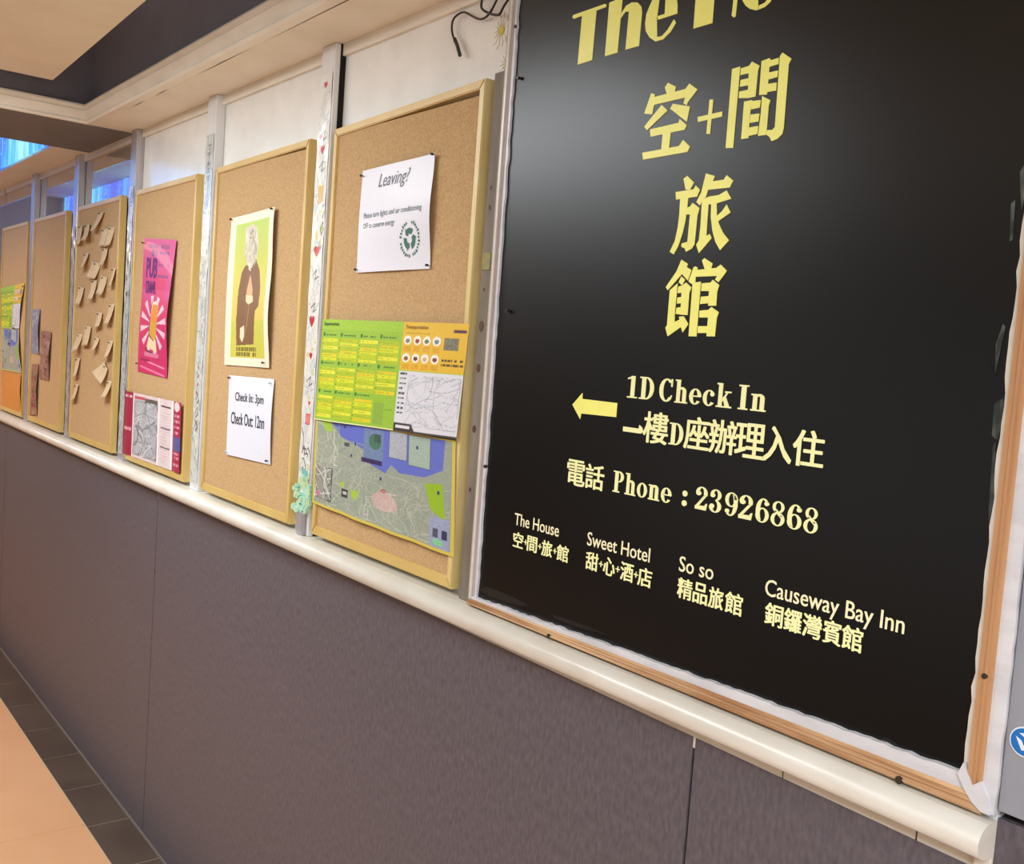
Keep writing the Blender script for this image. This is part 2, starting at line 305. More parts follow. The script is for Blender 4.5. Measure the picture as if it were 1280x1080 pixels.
m_cable = mat('black_cable', (30, 25, 23), .4)
P_paper = print_mat('printed_paper', .45, .0)
P_gloss = print_mat('printed_gloss_paper', .42, .05)
P_tape = print_mat('printed_tape', .3, .3)

# ---------------------------------------------------------------- setting
XL, XR, YF, ZS, ZT = -9.5, 2.4, -2.4, 2.278, 2.78
struct('wall_back', MB().box(XL, XR, .075, .16, 0, ZT), m_wall)
struct('wall_front', MB().box(XL, XR, YF - .1, YF, 0, ZT), mat('opposite_wall_paint', (58, 54, 52), .7))
struct('wall_left', MB().box(XL - .1, XL, YF, .16, 0, ZT), m_wall)
struct('wall_right', MB().box(XR, XR + .1, YF, .16, 0, ZT), m_wall)
struct('ceiling', MB().box(XL, XR, YF, .16, ZT, ZT + .1), m_dark)

# wainscot of dark laminate boards
wain = struct('wall_wainscot', MB().box(XL, -.4745, .0045, .075, 0, 1.15), m_gap)
def topz(x): return 1.106 if x < -1.6 else 1.106 + (x + 1.6) / 1.1 * -.0095
seams = [-9.5, -7.58, -5.347, -3.118, -.890, -.4725]
for a, b in zip(seams[:-1], seams[1:]):
    cuts = [a + .0025] + ([-1.6] if a < -1.6 < b else []) + [b - .0025]
    pts = [(cuts[0], .006), (cuts[-1], .006)] + [(x, topz(x)) for x in cuts[::-1]]
    mb = MB().prism(pts, 0, .0045); mb.build('laminate_panel', m_lam, wain)
struct('trim_caulk', MB().extrude_x([(-.003, 0), (.002, 0), (.002, .008), (-.001, .006)], XL, -.47), mat('grey_caulk', (110, 102, 98), .7))
# strips between wainscot and rail
x = XL
st = struct('trim_strip_backing', MB().box(XL, -.478, .006, .03, 1.08, 1.135), m_gap)
for x0, x1 in ((XL, -6.2), (-6.198, -4.1), (-4.098, -2.05), (-2.048, -.7445), (-.742, -.5625), (-.560, -.478)):
    MB().box(x0, x1, .001, .006, 1.085, 1.133).build('strip', m_cream, st)
# the rounded ledge
def ledge_profile():
    p = [(.074, 1.157), (-.012, 1.157)]
    for k in range(1, 12):
        a = math.pi * k / 12; p.append((-.012 - .026 * math.sin(a), 1.137 + .020 * math.cos(a)))
    return p + [(-.012, 1.117), (.0, 1.117), (.002, 1.125), (.074, 1.125)]
led = struct('trim_ledge', MB().extrude_x(ledge_profile(), XL, -.474), m_cream, smooth=False)
for p in led.data.polygons: p.use_smooth = len(p.vertices) == 4 and abs(p.normal.z) < .98 and p.normal.y < -.05
MB().box(-.492, -.474, -.006, .0, 1.070, 1.119, .001).build('end_cap', m_cream, led)
MB().box(-.505, -.474, -.0015, .012, 1.155, 1.163).add([], []).build('paint_spill', m_white, led)

# soffit, cornice and coffers
struct('ceiling_soffit', MB().box(-3.60, XR, -.115, .075, ZS, ZS + .3), m_soffit)
struct('ceiling_soffit_far', MB().box(XL, -4.15, -.112, .075, ZS, ZS + .3), m_soffit)
m_beam = mat('dark_beam_paint', (112, 108, 114), .55, (104, 100, 106), 8)
struct('ceiling_beam', MB().box(-4.15, -3.60, YF, .075, ZS - .002, ZT), m_beam)
struct('ceiling_coffer_side', MB().box(-3.60, XR, -.108, -.09, ZS + .25, ZT).box(-3.60, XR, -.1155, -.108, ZS + .05, ZT), m_dark)
def cornice_prof(y, s=1):
    return [(y + .012 * s, ZS), (y - .012 * s, ZS - .001), (y - .017 * s, ZS + .006), (y - .011 * s, ZS + .013), (y - .016 * s, ZS + .022), (y - .024 * s, ZS + .038),
            (y - .020 * s, ZS + .042), (y - .028 * s, ZS + .052), (y - .026 * s, ZS + .058), (y + .012 * s, ZS + .058)]
struct('trim_cornice', MB().extrude_x(cornice_prof(-.124), -3.60, XR), m_cornice)
mbx = MB(); pr = cornice_prof(0)
n = len(pr); vs = [(-3.60 - p[0], YF, p[1]) for p in pr] + [(-3.60 - p[0], -.128, p[1]) for p in pr]
mbx.add(vs, [[i, (i + 1) % n, n + (i + 1) % n, n + i] for i in range(n)] + [list(range(n))[::-1], list(range(n, 2 * n))])
struct('trim_cornice_beam', mbx, m_cornice)
cr = MB()
for xa, xb in ((-3.20, -3.06), (-2.98, -2.86), (-2.64, -2.30), (-2.22, -1.35)):
    cr.add([(xa, -.1095, ZS - .0006), ((xa + xb) / 2, -.1113, ZS - .0006), (xb, -.1095, ZS - .0006), ((xa + xb) / 2, -.1085, ZS - .0006)], [(0, 1, 2, 3)])
struct('trim_crack', cr, m_gap)
struct('ceiling_panel', MB().prism([(0, 0), (1, 0), (1, 1), (0, 1)], 0, 1) if False else
       MB().add([(-3.52, -.262, 2.38), (1.9, -.44, 2.38), (1.9, -2.1, 2.38), (-3.52, -2.1, 2.38), (-3.52, -.262, 2.42), (1.9, -.44, 2.42), (1.9, -2.1, 2.42), (-3.52, -2.1, 2.42)],
                [(0, 1, 2, 3)[::-1], (4, 5, 6, 7), (0, 1, 5, 4), (1, 2, 6, 5), (2, 3, 7, 6), (3, 0, 4, 7)]), m_ceil)
struct('ceiling_far_panel', MB().box(-9.4, -4.16, -1.10, -.13, 2.705, 2.73), m_ceil)
struct('ceiling_soffit_front', MB().box(XL, -4.15, YF, -1.12, ZS, ZS + .4).box(-3.60, XR, YF, -2.2, ZS, ZS + .4), m_soffit)

# blue backlit foil lining the far coffer
def foil(nm, power):
    m = bpy.data.materials.new(nm); m.use_nodes = True; nt = m.node_tree; b = nt.nodes['Principled BSDF']
    g = nt.nodes.new('ShaderNodeNewGeometry'); L = nt.links.new
    def nz(stretch, sc, det):
        mp = nt.nodes.new('ShaderNodeMapping'); mp.inputs['Scale'].default_value = stretch; L(g.outputs['Position'], mp.inputs[0])
        n = nt.nodes.new('ShaderNodeTexNoise'); n.inputs['Scale'].default_value = sc; n.inputs['Detail'].default_value = det; L(mp.outputs[0], n.inputs['Vector']); return n
    n1 = nz((1, 1, .10), 22, 4); n2 = nz((1, 1, .8), 70, 2); n3 = nz((1, 1, .3), 1.6, 1)
    r1 = nt.nodes.new('ShaderNodeValToRGB'); e = r1.color_ramp.elements
    e[0].position = .35; e[0].color = lin((58, 70, 205)); e[1].position = .62; e[1].color = lin((70, 190, 250))
    x = e.new(.5); x.color = lin((60, 120, 235)); x = e.new(.8); x.color = lin((170, 235, 255))
    mx = nt.nodes.new('ShaderNodeMath'); mx.operation = 'ADD'
    sc = nt.nodes.new('ShaderNodeMath'); sc.operation = 'MULTIPLY_ADD'; L(n3.outputs[0], sc.inputs[0]); sc.inputs[1].default_value = .9; sc.inputs[2].default_value = -.42
    L(n1.outputs[0], mx.inputs[0]); L(sc.outputs[0], mx.inputs[1]); L(mx.outputs[0], r1.inputs[0])
    r2 = nt.nodes.new('ShaderNodeValToRGB'); r2.color_ramp.elements[0].position = .62; r2.color_ramp.elements[1].position = .72; L(n2.outputs[0], r2.inputs[0])
    mc = nt.nodes.new('ShaderNodeMixRGB'); L(r2.outputs[0], mc.inputs[0]); L(r1.outputs[0], mc.inputs[1]); mc.inputs[2].default_value = lin((190, 225, 255))
    L(mc.outputs[0], b.inputs['Emission Color']); b.inputs['Emission Strength'].default_value = power
    b.inputs['Base Color'].default_value = lin((60, 90, 160)); b.inputs['Roughness'].default_value = .3
    return m
m_foil = foil('blue_lit_foil', 1.0); m_foil2 = foil('bright_blue_lit_foil', 2.6)
def crinkled(name, y, facing, x0, x1, z0, z1, label, m):
    """foil panel with shallow vertical folds, seamed every 60 cm"""
    root = empty(name, ((x0 + x1) / 2, y, z0), label, 'light panel')
    rnd = random.Random(5); x = x0
    while x < x1 - .01:
        xe = min(x + .6, x1); n = 30; vs = []; fs = []
        for i in range(n + 1):
            xx = x + .003 + (xe - x - .006) * i / n; dy = rnd.uniform(0, .006)
            vs += [(xx, y + facing * dy, z0), (xx, y + facing * dy, z1), (xx, y - facing * .004, z0), (xx, y - facing * .004, z1)]
        for i in range(n):
            a = 4 * i; fs += [(a, a + 4, a + 5, a + 1), (a + 2, a + 3, a + 7, a + 6), (a, a + 2, a + 6, a + 4), (a + 1, a + 5, a + 7, a + 3)]
        mk('foil_panel', vs, fs, m, root); x = xe
    return root

# panes above the ledge, between the posts
POSTS = [(-5.02, -4.965), (-4.285, -4.225), (-3.565, -3.505), (-2.862, -2.796), (-2.158, -2.092)]
edges = [-7.2, -6.4, -5.70, -4.99, -4.255, -3.535, -2.829, -2.125, -1.442]
for k in range(len(edges) - 1):
    a, b = edges[k], edges[k + 1]
    clear = b < -3.5
    struct('window_%d' % (k + 1), MB().box(a + .004, b - .004, .030, .037, 1.157, ZS), m_pane if clear else m_film)
    struct('trim_%d' % (k + 1), MB().box(a + .03, b - .03 if b < -1.6 else b, .021, .030, 2.252, ZS, .0015), m_soffit if b > -4 else m_cream)
struct('window_sill', MB().box(-9.5, -7.2, .05, .075, 1.157, ZS), m_wall)

# floor
fl = struct('floor', MB().box(XL, XR, YF, .16, -.10, -.0012), m_grout)
tb = MB().box(-.1503, .1503, -.0665, .0665, -.004, 0, .0008)
t0 = None; k = 0
X = -2.947 + .304 * 8
while X - .304 > XL:
    cx = X - .152
    o = tb.build('border_tile', m_border, fl) if t0 is None else t0.copy()
    if t0 is None: t0 = o
    else: C.objects.link(o)
    o.location = Vector((cx, -.0675, -.004)) - fl.location; X -= .304
def tiles(x0, dx, y0, y1, name):
    first = None; X = x0
    while X - dx > XL - .9:
        xa, xb = max(X - dx, XL), X
        w = xb - xa
        if abs(w - dx) < 1e-6:
            if first is None:
                first = MB().box(-dx / 2 + .0008, dx / 2 - .0008, y0 + .0008, y1 - .0008, -.004, 0, .0006).build(name, m_peach, fl); o = first
            else: o = first.copy(); C.objects.link(o)
            o.location = Vector((xa + dx / 2, (y0 + y1) / 2, -.004)) - fl.location
        elif w > .02:
            MB().box(xa + .0008, xb - .0008, y0 + .0008, y1 - .0008, -.004, 0, .0006).build(name, m_peach, fl)
        X -= dx
tiles(-3.27 + .912 * 6, .912, -.300, -.137, 'floor_tile')
for r in range(4): tiles(-3.27 + .912 * 6, .912, -.300 - .608 * (r + 1) if r < 3 else YF, -.300 - .608 * r, 'floor_tile')

# posts between the boards
def blots(ink, n, cols, umin=.1, umax=.9, v0=0, v1=1, asp=.06):
    for _ in range(n):
        u, v = ink.r.uniform(umin, umax), ink.r.uniform(v0, v1); c = cols[ink.r.randint(len(cols))]
        r = ink.r.uniform(.03, .14); ink.ell(u, v, r, r * asp * ink.r.uniform(.4, 1.4), c)
def scribbles(ink, n, cols, v0=0, v1=1, asp=.06, u0=.2, u1=.8, w=.0016):
    for _ in range(n):
        u, v = ink.r.uniform(u0, u1), ink.r.uniform(v0, v1); c = cols[ink.r.randint(len(cols))]
        pts = [(u, v)]
        for k in range(3): pts.append((np.clip(pts[-1][0] + ink.r.uniform(-.35, .35), .05, .95), pts[-1][1] + ink.r.uniform(-.35, .35) * asp))
        ink.line(pts, w, c, asp)
def heart(ink, u, v, s, c, asp=.06):
    pts = []
    for k in range(24):
        t = k / 24 * 2 * math.pi; pts.append((u + s * 16 * math.sin(t) ** 3 / 17, v + s * asp * (13 * math.cos(t) - 5 * math.cos(2 * t) - 2 * math.cos(3 * t) - math.cos(4 * t)) / 17))
    ink.poly(pts, c)
plabels = ['bare metal post between the two leftmost cork boards, no tape on it',
           'metal post between the bare-topped board with small leaflets and the board of sticky notes',
           'metal post with flaking printed tape, right of the board of sticky notes',
           'white post with grey lettered tape between the magenta poster board and the next',
           'white post with red hearts on its tape, left of the largest board']
posts = []
for k, (a, b) in enumerate(POSTS):
    root = empty('divider_post', ((a + b) / 2, .02, 1.157), plabels[k], 'post', 'posts between the cork boards')
    MB().box(a, b, .003, .0295, 1.1572, ZS - .001, .002).build('shaft', m_post if k > 2 else m_metal, root)
    if k == 4: MB().box(b - .001, b + .0012, .016, .0295, 1.1572, ZS - .001).build('shadow_gap', m_gap, root)
    posts.append(root)
def tape(k, z0, z1, ink, wob=.0):
    a, b = POSTS[k]; e = .004
    return sheet('patterned_tape', [(a + e, z1), (b - e, z1), (a + e, z0), (b - e, z0)], .002, ink, P_tape, posts[k], quad_is_px=False,
                 bulge=lambda u, v: .0006 + .0008 * math.sin(v * 60) * math.sin(u * 5 + v * 9))
# red hearts tape
i = Ink(44, 620, (226, 226, 220), 3); asp = .066 / 1.02
scribbles(i, 120, [(200, 206, 206), (186, 194, 196), (208, 210, 200)], asp=asp)
blots(i, 40, [(206, 214, 196), (212, 206, 150), (196, 214, 214)], asp=asp)
for v in (.30, .47, .545, .86, .79, .73): i.line([(.3, v), (.6, v + .012), (.5, v - .01), (.75, v - .004)], .0014, (60, 60, 62), asp)
for u, v, s in ((.45, .975, .16), (.5, .83, .2), (.28, .86, .14), (.5, .60, .27), (.42, .44, .26), (.5, .36, .16), (.6, .25, .1)): heart(i, u, v, s, (186, 38, 52), asp)
i.poly([(.3, .745), (.8, .75), (.78, .71), (.32, .705)], (208, 178, 110))
for v in (.69, .65, .62): i.line([(.7, v), (.85, v + .015), (.95, v), (.8, v - .015), (.7, v)], .0016, (70, 72, 60), asp); i.ell(.85, v, .09, .006, (176, 190, 90))
i.rect(.35, .20, .75, .225, (206, 84, 84)); i.rect(.45, .203, .5, .222, (240, 200, 200)); i.rect(.6, .203, .64, .222, (240, 200, 200))
scribbles(i, 16, [(80, 66, 84)], .05, .16, asp)
for v in np.linspace(.01, .09, 26): i.ell(i.r.uniform(.1, .9), v, .16, .008, [(150, 205, 190), (120, 190, 180), (190, 210, 150), (180, 225, 220)][i.r.randint(4)])
i.noise(10); tape(4, 1.215, 2.215, i)
MB().box(-2.140, -2.100, -.006, .003, 1.158, 1.212, .003).build('bare_metal_foot', m_metal, posts[4])
# frayed green tape at the foot
mb = MB(); r_ = random.Random(8)
for q in range(46):
    cx, cz = r_.uniform(-2.168, -2.078), r_.uniform(1.212, 1.272); s = r_.uniform(.006, .013); a0 = r_.uniform(0, 6)
    mb.prism([(cx + s * math.cos(a0 + t * 1.57) * r_.uniform(.6, 1), cz + s * math.sin(a0 + t * 1.57) * r_.uniform(.6, 1)) for t in range(4)], -.0075 + r_.uniform(-.001, .003), .002)
mb.build('frayed_tape', mat('pale_green_film', (160, 214, 196), .25, (196, 222, 180), 60), posts[4])
# lettered tape
i = Ink(42, 560, (206, 210, 204), 7); asp = .066 / .98
scribbles(i, 150, [(184, 192, 190), (166, 176, 176), (192, 198, 192), (140, 150, 150)], asp=asp)
blots(i, 60, [(178, 188, 184), (168, 182, 170), (220, 222, 214)], asp=asp)
for v in np.arange(.965, .86, -.022):
    i.rect(.2, v - .008, .8, v + .008, (206, 208, 204))
    for q in range(5): i.rect(.24, v - .007 + q * .0032, .76, v - .0058 + q * .0032, (96, 102, 104))
    i.rect(.45, v - .008, .53, v + .008, (90, 96, 98))
for v in (.335, .31, .285, .262): i.ell(.4 + i.r.uniform(-.1, .25), v, .08, .005, (176, 60, 62))
for v in (.24, .2, .16): i.line([(.3, v), (.5, v + .02), (.7, v), (.4, v - .01)], .0018, (56, 60, 66), asp)
i.noise(10); tape(3, 1.18, 2.17, i)
# flaking tape
i = Ink(36, 480, (178, 184, 182), 11)
blots(i, 130, [(150, 158, 160), (166, 172, 170), (206, 208, 204), (128, 136, 138)], asp=.06); scribbles(i, 90, [(140, 146, 148), (210, 212, 210)], asp=.06)
for v in (.97, .955, .94, .925): i.line([(.25, v), (.75, v + .004)], .002, (110, 60, 92), .06)
for v in (.72, .66, .6): i.ell(.4, v, .12, .012, (52, 58, 60))
i.noise(14); tape(2, 1.18, 2.09, i)
i = Ink(30, 400, (170, 164, 156), 12); blots(i, 120, [(140, 138, 132), (190, 186, 178), (118, 116, 110)], asp=.06); i.noise(14); tape(1, 1.165, 2.0, i)

# upright batten right of the largest board
t = empty('wood_batten', (-1.4585, .015, 1.157), 'grey shaded batten with brown knots between the largest board and the black sign', 'batten')
MB().box(-1.474, -1.444, .003, .0295, 1.1572, 2.10, .001).build('upright', mat('grey_batten_wood', (132, 124, 112), .7, (108, 98, 84), 30, (1, 1, .15), (.3, .7)), t)  # the plank stands in shadow, its shade is put into this grey-brown
for z, rr in ((1.90, .004), (1.865, .0045), (1.72, .003), (1.655, .010), (1.58, .008), (1.47, .007), (1.36, .004)):
    MB().prism([(-1.462 + rr * .7 * math.cos(a * .785), z + rr * math.sin(a * .785)) for a in range(8)], .0022, .0036).build('knot', mat('dark_knot', (84, 52, 38), .6), t)
MB().box(-1.4725, -1.447, .0015, .003, 1.755, 1.785).build('moss_stain', mat('yellowed_paint', (150, 146, 70), .7, (132, 124, 108), 60), t)

# ---------------------------------------------------------------- cork boards
BOARDS = [(-5.615, -5.05, 'leftmost cork notice board, green map leaflet pinned on it'),
          (-4.935, -4.372, 'cork notice board with small faded leaflets along its left edge'),
          (-4.208, -3.645, 'cork notice board covered with loose beige sticky notes'),
          (-3.482, -2.912, 'cork notice board holding the magenta poster'),
          (-2.769, -2.192, 'cork notice board holding the green and orange portrait poster'),
          (-2.070, -1.498, 'largest, nearest cork notice board, next to the black sign')]
def board(x0, x1, label, z0=1.168, z1=2.072, w=.0165, skew=0.0):
    root = empty('cork_board', ((x0 + x1) / 2, .01, z0), label, 'notice board', 'cork notice boards along the wall')
    yf, yb = -.0, .0215; 
    P = [(x0, z0), (x1, z0), (x1, z1 + skew), (x0, z1)]; Q = [(x0 + w, z0 + w * 1.3), (x1 - w, z0 + w * 1.3), (x1 - w, z1 - w + skew), (x0 + w, z1 - w)]
    for k in range(4):
        a, b, c, d = P[k], P[(k + 1) % 4], Q[(k + 1) % 4], Q[k]
        bm = bmesh.new(); f = [bm.verts.new((p[0], yf, p[1])) for p in (a, b, c, d)]; g = [bm.verts.new((p[0], yb, p[1])) for p in (a, b, c, d)]
        bm.faces.new(f); bm.faces.new(g[::-1])
        for j in range(4): bm.faces.new((f[j], g[j], g[(j + 1) % 4], f[(j + 1) % 4]))
        bmesh.ops.recalc_face_normals(bm, faces=bm.faces)
        bmesh.ops.bevel(bm, geom=[e for e in bm.edges if abs(e.verts[0].co.y - yf) < 1e-5 and abs(e.verts[1].co.y - yf) < 1e-5], offset=.0018, segments=2, affect='EDGES')
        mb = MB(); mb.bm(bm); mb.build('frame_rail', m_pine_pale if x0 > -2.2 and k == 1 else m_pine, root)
    MB().box(x0 + w * .8, x1 - w * .8, .005, .019, z0 + w, z1 - w * .8).build('cork_panel', m_cork, root)
    return root
for a, b, lab in BOARDS: board(a, b, lab, z1=2.082 if a > -2.2 else 2.07, skew=.014 if a > -2.2 else .008 if a > -2.8 else 0)

# ---------------------------------------------------------------- the sign
BX0, BX1 = -1.412, -.5165
sign = empty('hotel_sign', (-.958, -.002, 1.158), 'tall black hotel sign with yellow lettering and a left arrow', 'sign')
MB().prism([(-1.425, 1.168), (-.495, 1.168), (-.495, 2.275), (-1.425, 2.275)], -.004, .03).build('black_panel', m_black, sign)
r_ = random.Random(3)
def wavy(x0, x1, n, lo, hi, amp): # strip with an uneven upper edge, lo/hi as functions of x
    xs = [x0 + (x1 - x0) * k / n for k in range(n + 1)]
    return [(x, lo(x)) for x in xs] + [(x, hi(x) + r_.uniform(-amp, amp)) for x in xs[::-1]]
blk = lambda x: 1.1765 + (x + 1.41) / .89 * .020
# lower frame: raw strip with ridges, white paint above it
MB().prism([(-1.428, 1.161), (-.486, 1.161), (-.500, 1.1805), (-1.416, 1.172)], -.014, .02).build('lower_frame_rail', m_raw, sign)
for f0, f1, y in ((.12, .22, -.0162), (.5, .62, -.0158), (.80, .88, -.0155)):
    z = lambda x, f: 1.161 + f * (.0108 + (x + 1.43) / .93 * .0085)
    MB().prism([(-1.422, z(-1.422, f0)), (-.496, z(-.496, f0)), (-.498, z(-.498, f1)), (-1.420, z(-1.420, f1))], y, -.013).build('raised_bead', m_raw, sign)
MB().prism(wavy(-1.414, -.503, 90, lambda x: 1.172 + (x + 1.43) / .93 * .0085, blk, .0012), -.0125, .0).build('white_paint_edge', m_white, sign)
# left frame
def upright(name, xa, xb, y, m, amp=.0, z0=1.166, z1=2.275, side=1):
    n = 70; zs = [z0 + (z1 - z0) * k / n for k in range(n + 1)]
    MB().prism([(xa + (r_.uniform(-amp, amp) if side < 0 else 0), z) for z in zs] + [(xb + (r_.uniform(-amp, amp) if side > 0 else 0), z) for z in zs[::-1]], y, .004).build(name, m, sign)
m_frame_l = mat('mauve_grey_frame_paint', (186, 176, 172), .4, (160, 148, 140), 40, (1, 1, .08), (.3, .7))
upright('outer_frame_strip', -1.4415, -1.422, .0, m_frame_l)
upright('left_frame_rail', -1.4255, -1.4115, -.010, m_frame_l)
upright('raised_bead', -1.4205, -1.4165, -.013, m_cream)
upright('white_paint_edge', -1.4125, -1.4045, -.0085, m_white, .0018)
# right frame
upright('cream_paint_edge', -.5115, -.5035, -.009, m_cream, .0018, side=-1, z0=1.18)
upright('right_frame_rail', -.5045, -.4885, -.014, m_raw_v, z0=1.175)
upright('raised_bead', -.4975, -.4945, -.0155, m_raw_v, z0=1.185)
upright('white_paint_edge', -.4895, -.4732, -.012, m_white, .0008, z0=1.1645)
MB().prism([(-.514, 1.195), (-.506, 1.182), (-.496, 1.171), (-.486, 1.1645), (-.476, 1.1645), (-.480, 1.183), (-.489, 1.196), (-.497, 1.189), (-.504, 1.199), (-.509, 1.209)], -.0162, .0).build('corner_paint_smear', m_white, sign)
for (px, py, rr) in ((1231, 845, .003), (1124, 975, .0045), (686, 795, .0035)):
    p = at(px, py, -.015); mb = MB().tube([p + Vector((0, .004, 0)), p + Vector((0, -.0015, 0))], rr, 10); mb.build('screw', mat('dark_screw', (70, 62, 54), .4, metal=.5), sign)
for (px, py) in ((644, 33), (647, 97), (633, 388), (606, 583)):
    p = at(px, py, -.01); mb = MB().tube([p + Vector((0, .004, 0)), p + Vector((0, -.001, 0))], .003, 8); mb.build('screw', mat('dark_screw', (70, 62, 54)), sign)
# smears of paint along the panel's edges
m_smear = mat('grey_green_smear', (96, 108, 100), .35, (40, 46, 44), 90, (1, 1, .3), (.35, .6))
for pts in ([(1236, 505), (1247, 498), (1250, 520), (1240, 550), (1233, 545)], [(1238, 430), (1247, 405), (1250, 409), (1241, 450), (1237, 470)], [(1234, 560), (1238, 552), (1236, 620), (1230, 700), (1229, 640)],
            [(1268, 215), (1274, 205), (1277, 232), (1270, 262)], [(1257, 255), (1262, 250), (1259, 300), (1255, 302)],
            [(600, 738), (607, 733), (640, 746), (660, 757), (648, 757), (615, 747)], [(690, 768), (735, 783), (755, 792), (728, 786), (695, 774)], [(1105, 920), (1122, 930), (1118, 934), (1102, 925)]):
    q = [at(x + (7 if x > 1200 else 0), y, -.0045) for x, y in pts]
    MB().prism([(p.x, p.z) for p in q], -.0049, -.004).build('paint_smear', m_smear if pts[0][0] > 1200 else mat('dark_grey_smear', (26, 26, 26), .4, (8, 8, 8), 300, contrast=(.4, .6)), sign)

SX, SZ = -1.44, 1.16
def flat(name, polys, m, th=.0010, parent=sign):
    mb = MB()
    for k, p in enumerate(polys):
        mb.prism(p, -.004 - th - (k % 5) * .00004, -.0040)
    return mb.build(name, m, parent)
def outline(body, x0, x1, z0, z1, name, bold, m, cap=False, th=.0008):
    vs, fs = text_mesh(body)
    uv = fit(vs, x0 + bold * .03, x1 - bold * .03, z0 + bold * .02, z1 - bold * .02, (0, .69) if cap else None)
    mb = MB()
    for k, (dx, dz) in enumerate(((0, 0), (1, .6), (-1, .6), (1, -.6), (-1, -.6), (0, .8), (0, -.8)) if bold else ((0, 0),)):
        mb.add([(a + dx * bold * .05, -.004 - th - k * .00003, b + dz * bold * .03) for a, b in uv], fs)
    return mb.build(name, m, sign)
for key, nm in (('T', 'letter'), ('h', 'letter'), ('e', 'letter'), ('H', 'letter'), ('o', 'letter'), ('k', 'character'), ('plus', 'plus_mark'), ('jian', 'character'), ('lu', 'character'), ('guan', 'character'), ('arrow', 'arrow')):
    flat(nm, [[(SX + p[0] / 1e4, SZ + p[1] / 1e4) for p in q] for q in GLYPHS[key]], m_yellow)
# the rest of the top line, above the picture
ex = [p for q in GLYPHS['e'] for p in q]; ox = [p for q in GLYPHS['o'] for p in q]
hx = [p for q in GLYPHS['h'] for p in q]
zb = SZ + min(p[1] for p in ox) / 1e4; xo = SX + max(p[0] for p in ox) / 1e4; hgt = (max(p[1] for p in ox) - min(p[1] for p in ox)) / 1e4
flat('letter', rc(xo + .012, xo + .034, zb + .01, zb + hgt) + ring(xo + .042, zb + .03, .03, .03, .004, .004, 180, 360) + rc(xo + .062, xo + .074, zb, zb + hgt), m_yellow)
flat('letter', ring(xo + .105, zb + hgt * .74, .018, hgt * .26, .012, .004, 20, 270) + ring(xo + .105, zb + hgt * .26, .02, hgt * .26, .014, .004, -160, 90), m_yellow)
dx = xo + .135 - (SX + min(p[0] for p in ex) / 1e4)
flat('letter', [[(SX + p[0] / 1e4 + dx, SZ + p[1] / 1e4) for p in q] for q in GLYPHS['e']], m_yellow)

def word(s, x0, x1, z0, z1): 
    o = flat('lettering', roman_line(s, x0, x1, z0, z1), m_yellow_pale, .0008); return o
word('1D', -1.0715, -1.017, 1.556, 1.5885)
word('Check', -1.006, -.873, 1.556, 1.5885)
word('In', -.862, -.8165, 1.556, 1.5885)
for ch, a, b in (('樓', -1.0316, -.9823), ('座', -.9514, -.9061), ('辦', -.9061, -.859), ('理', -.861, -.8125), ('入', -.8151, -.7704), ('住', -.7692, -.7236)):
    outline(ch, a, b, 1.494, 1.5395, 'character', .022, m_yellow_pale)
flat('character', [[(-1.0735, 1.5125), (-1.041, 1.5125), (-1.040, 1.518), (-1.034, 1.5145), (-1.0315, 1.509), (-1.036, 1.5055), (-1.0735, 1.5055)]], m_yellow_pale)
word('D', -.980, -.9535, 1.4965, 1.5275)
outline('電', -1.1919, -1.1491, 1.4096, 1.4499, 'character', .02, m_yellow_pale)
outline('話', -1.1478, -1.1058, 1.4097, 1.4482, 'character', .02, m_yellow_pale)
word('Phone', -1.0856, -.9659, 1.413, 1.445)
flat('lettering', [[(p[0], p[1]) for p in q] for z in (1.4316, 1.4181) for q in [[(-.9409 + .0046 * math.cos(k * .628), z + .0042 * math.sin(k * .628)) for k in range(10)]]], m_yellow_pale)
DX = [-.9213, -.8965, -.8695, -.8454, -.8180, -.7936, -.7685, -.7437]
for ch, a, b in zip('23926868', DX, [-.8985, -.874, -.8467, -.8215, -.7955, -.7710, -.7455, -.7217]):
    flat('digit', roman_line(ch, a + .0003, b - .0012, 1.414, 1.4455), m_yellow_pale, .0008)
m_ylat = mat('cream_vinyl', (250, 247, 205), .42)
outline('The House', -1.3162, -1.2002, 1.3223, 1.3425, 'lettering', .006, m_ylat, True)
outline('Sweet Hotel', -1.1323, -.9972, 1.3225, 1.3434, 'lettering', .006, m_ylat, True)
outline('So so', -.9402, -.8778, 1.3229, 1.3442, 'lettering', .006, m_ylat, True)
outline('Causeway Bay Inn', -.7915, -.597, 1.3232, 1.3445, 'lettering', .006, m_ylat, True)
def cn_line(chars, xs, z0=1.2857, z1=1.3145):
    for ch, (a, b) in zip(chars, xs):
        if ch == '+':
            cx, cz = (a + b) / 2, (z0 + z1) / 2; s = .0044
            flat('plus_mark', rc(cx - s, cx + s, cz - .0008, cz + .0008) + rc(cx - .0008, cx + .0008, cz - s, cz + s), m_yellow_pale, .0008)
        else: outline(ch, a, b, z0, z1, 'character', .016, m_yellow_pale)
cn_line('空+間+旅+館', [(-1.3164, -1.2893), (-1.285, -1.281), (-1.2783, -1.2522), (-1.247, -1.2434), (-1.2401, -1.2135), (-1.209, -1.2052), (-1.2018, -1.1734)], 1.285, 1.311)
cn_line('甜+心+酒+店', [(-1.1319, -1.104), (-1.1, -1.096), (-1.0923, -1.0667), (-1.063, -1.059), (-1.0547, -1.0278), (-1.0245, -1.0205), (-1.0182, -.9899)], 1.2855, 1.3132)
cn_line('精品旅館', [(-.9398, -.9125), (-.9109, -.8851), (-.8829, -.8573), (-.8542, -.825)])
cn_line('銅鑼灣賓館', [(-.7884, -.7606), (-.7586, -.7326), (-.7307, -.7035), (-.7014, -.676), (-.675, -.6473)], 1.2865, 1.3155)

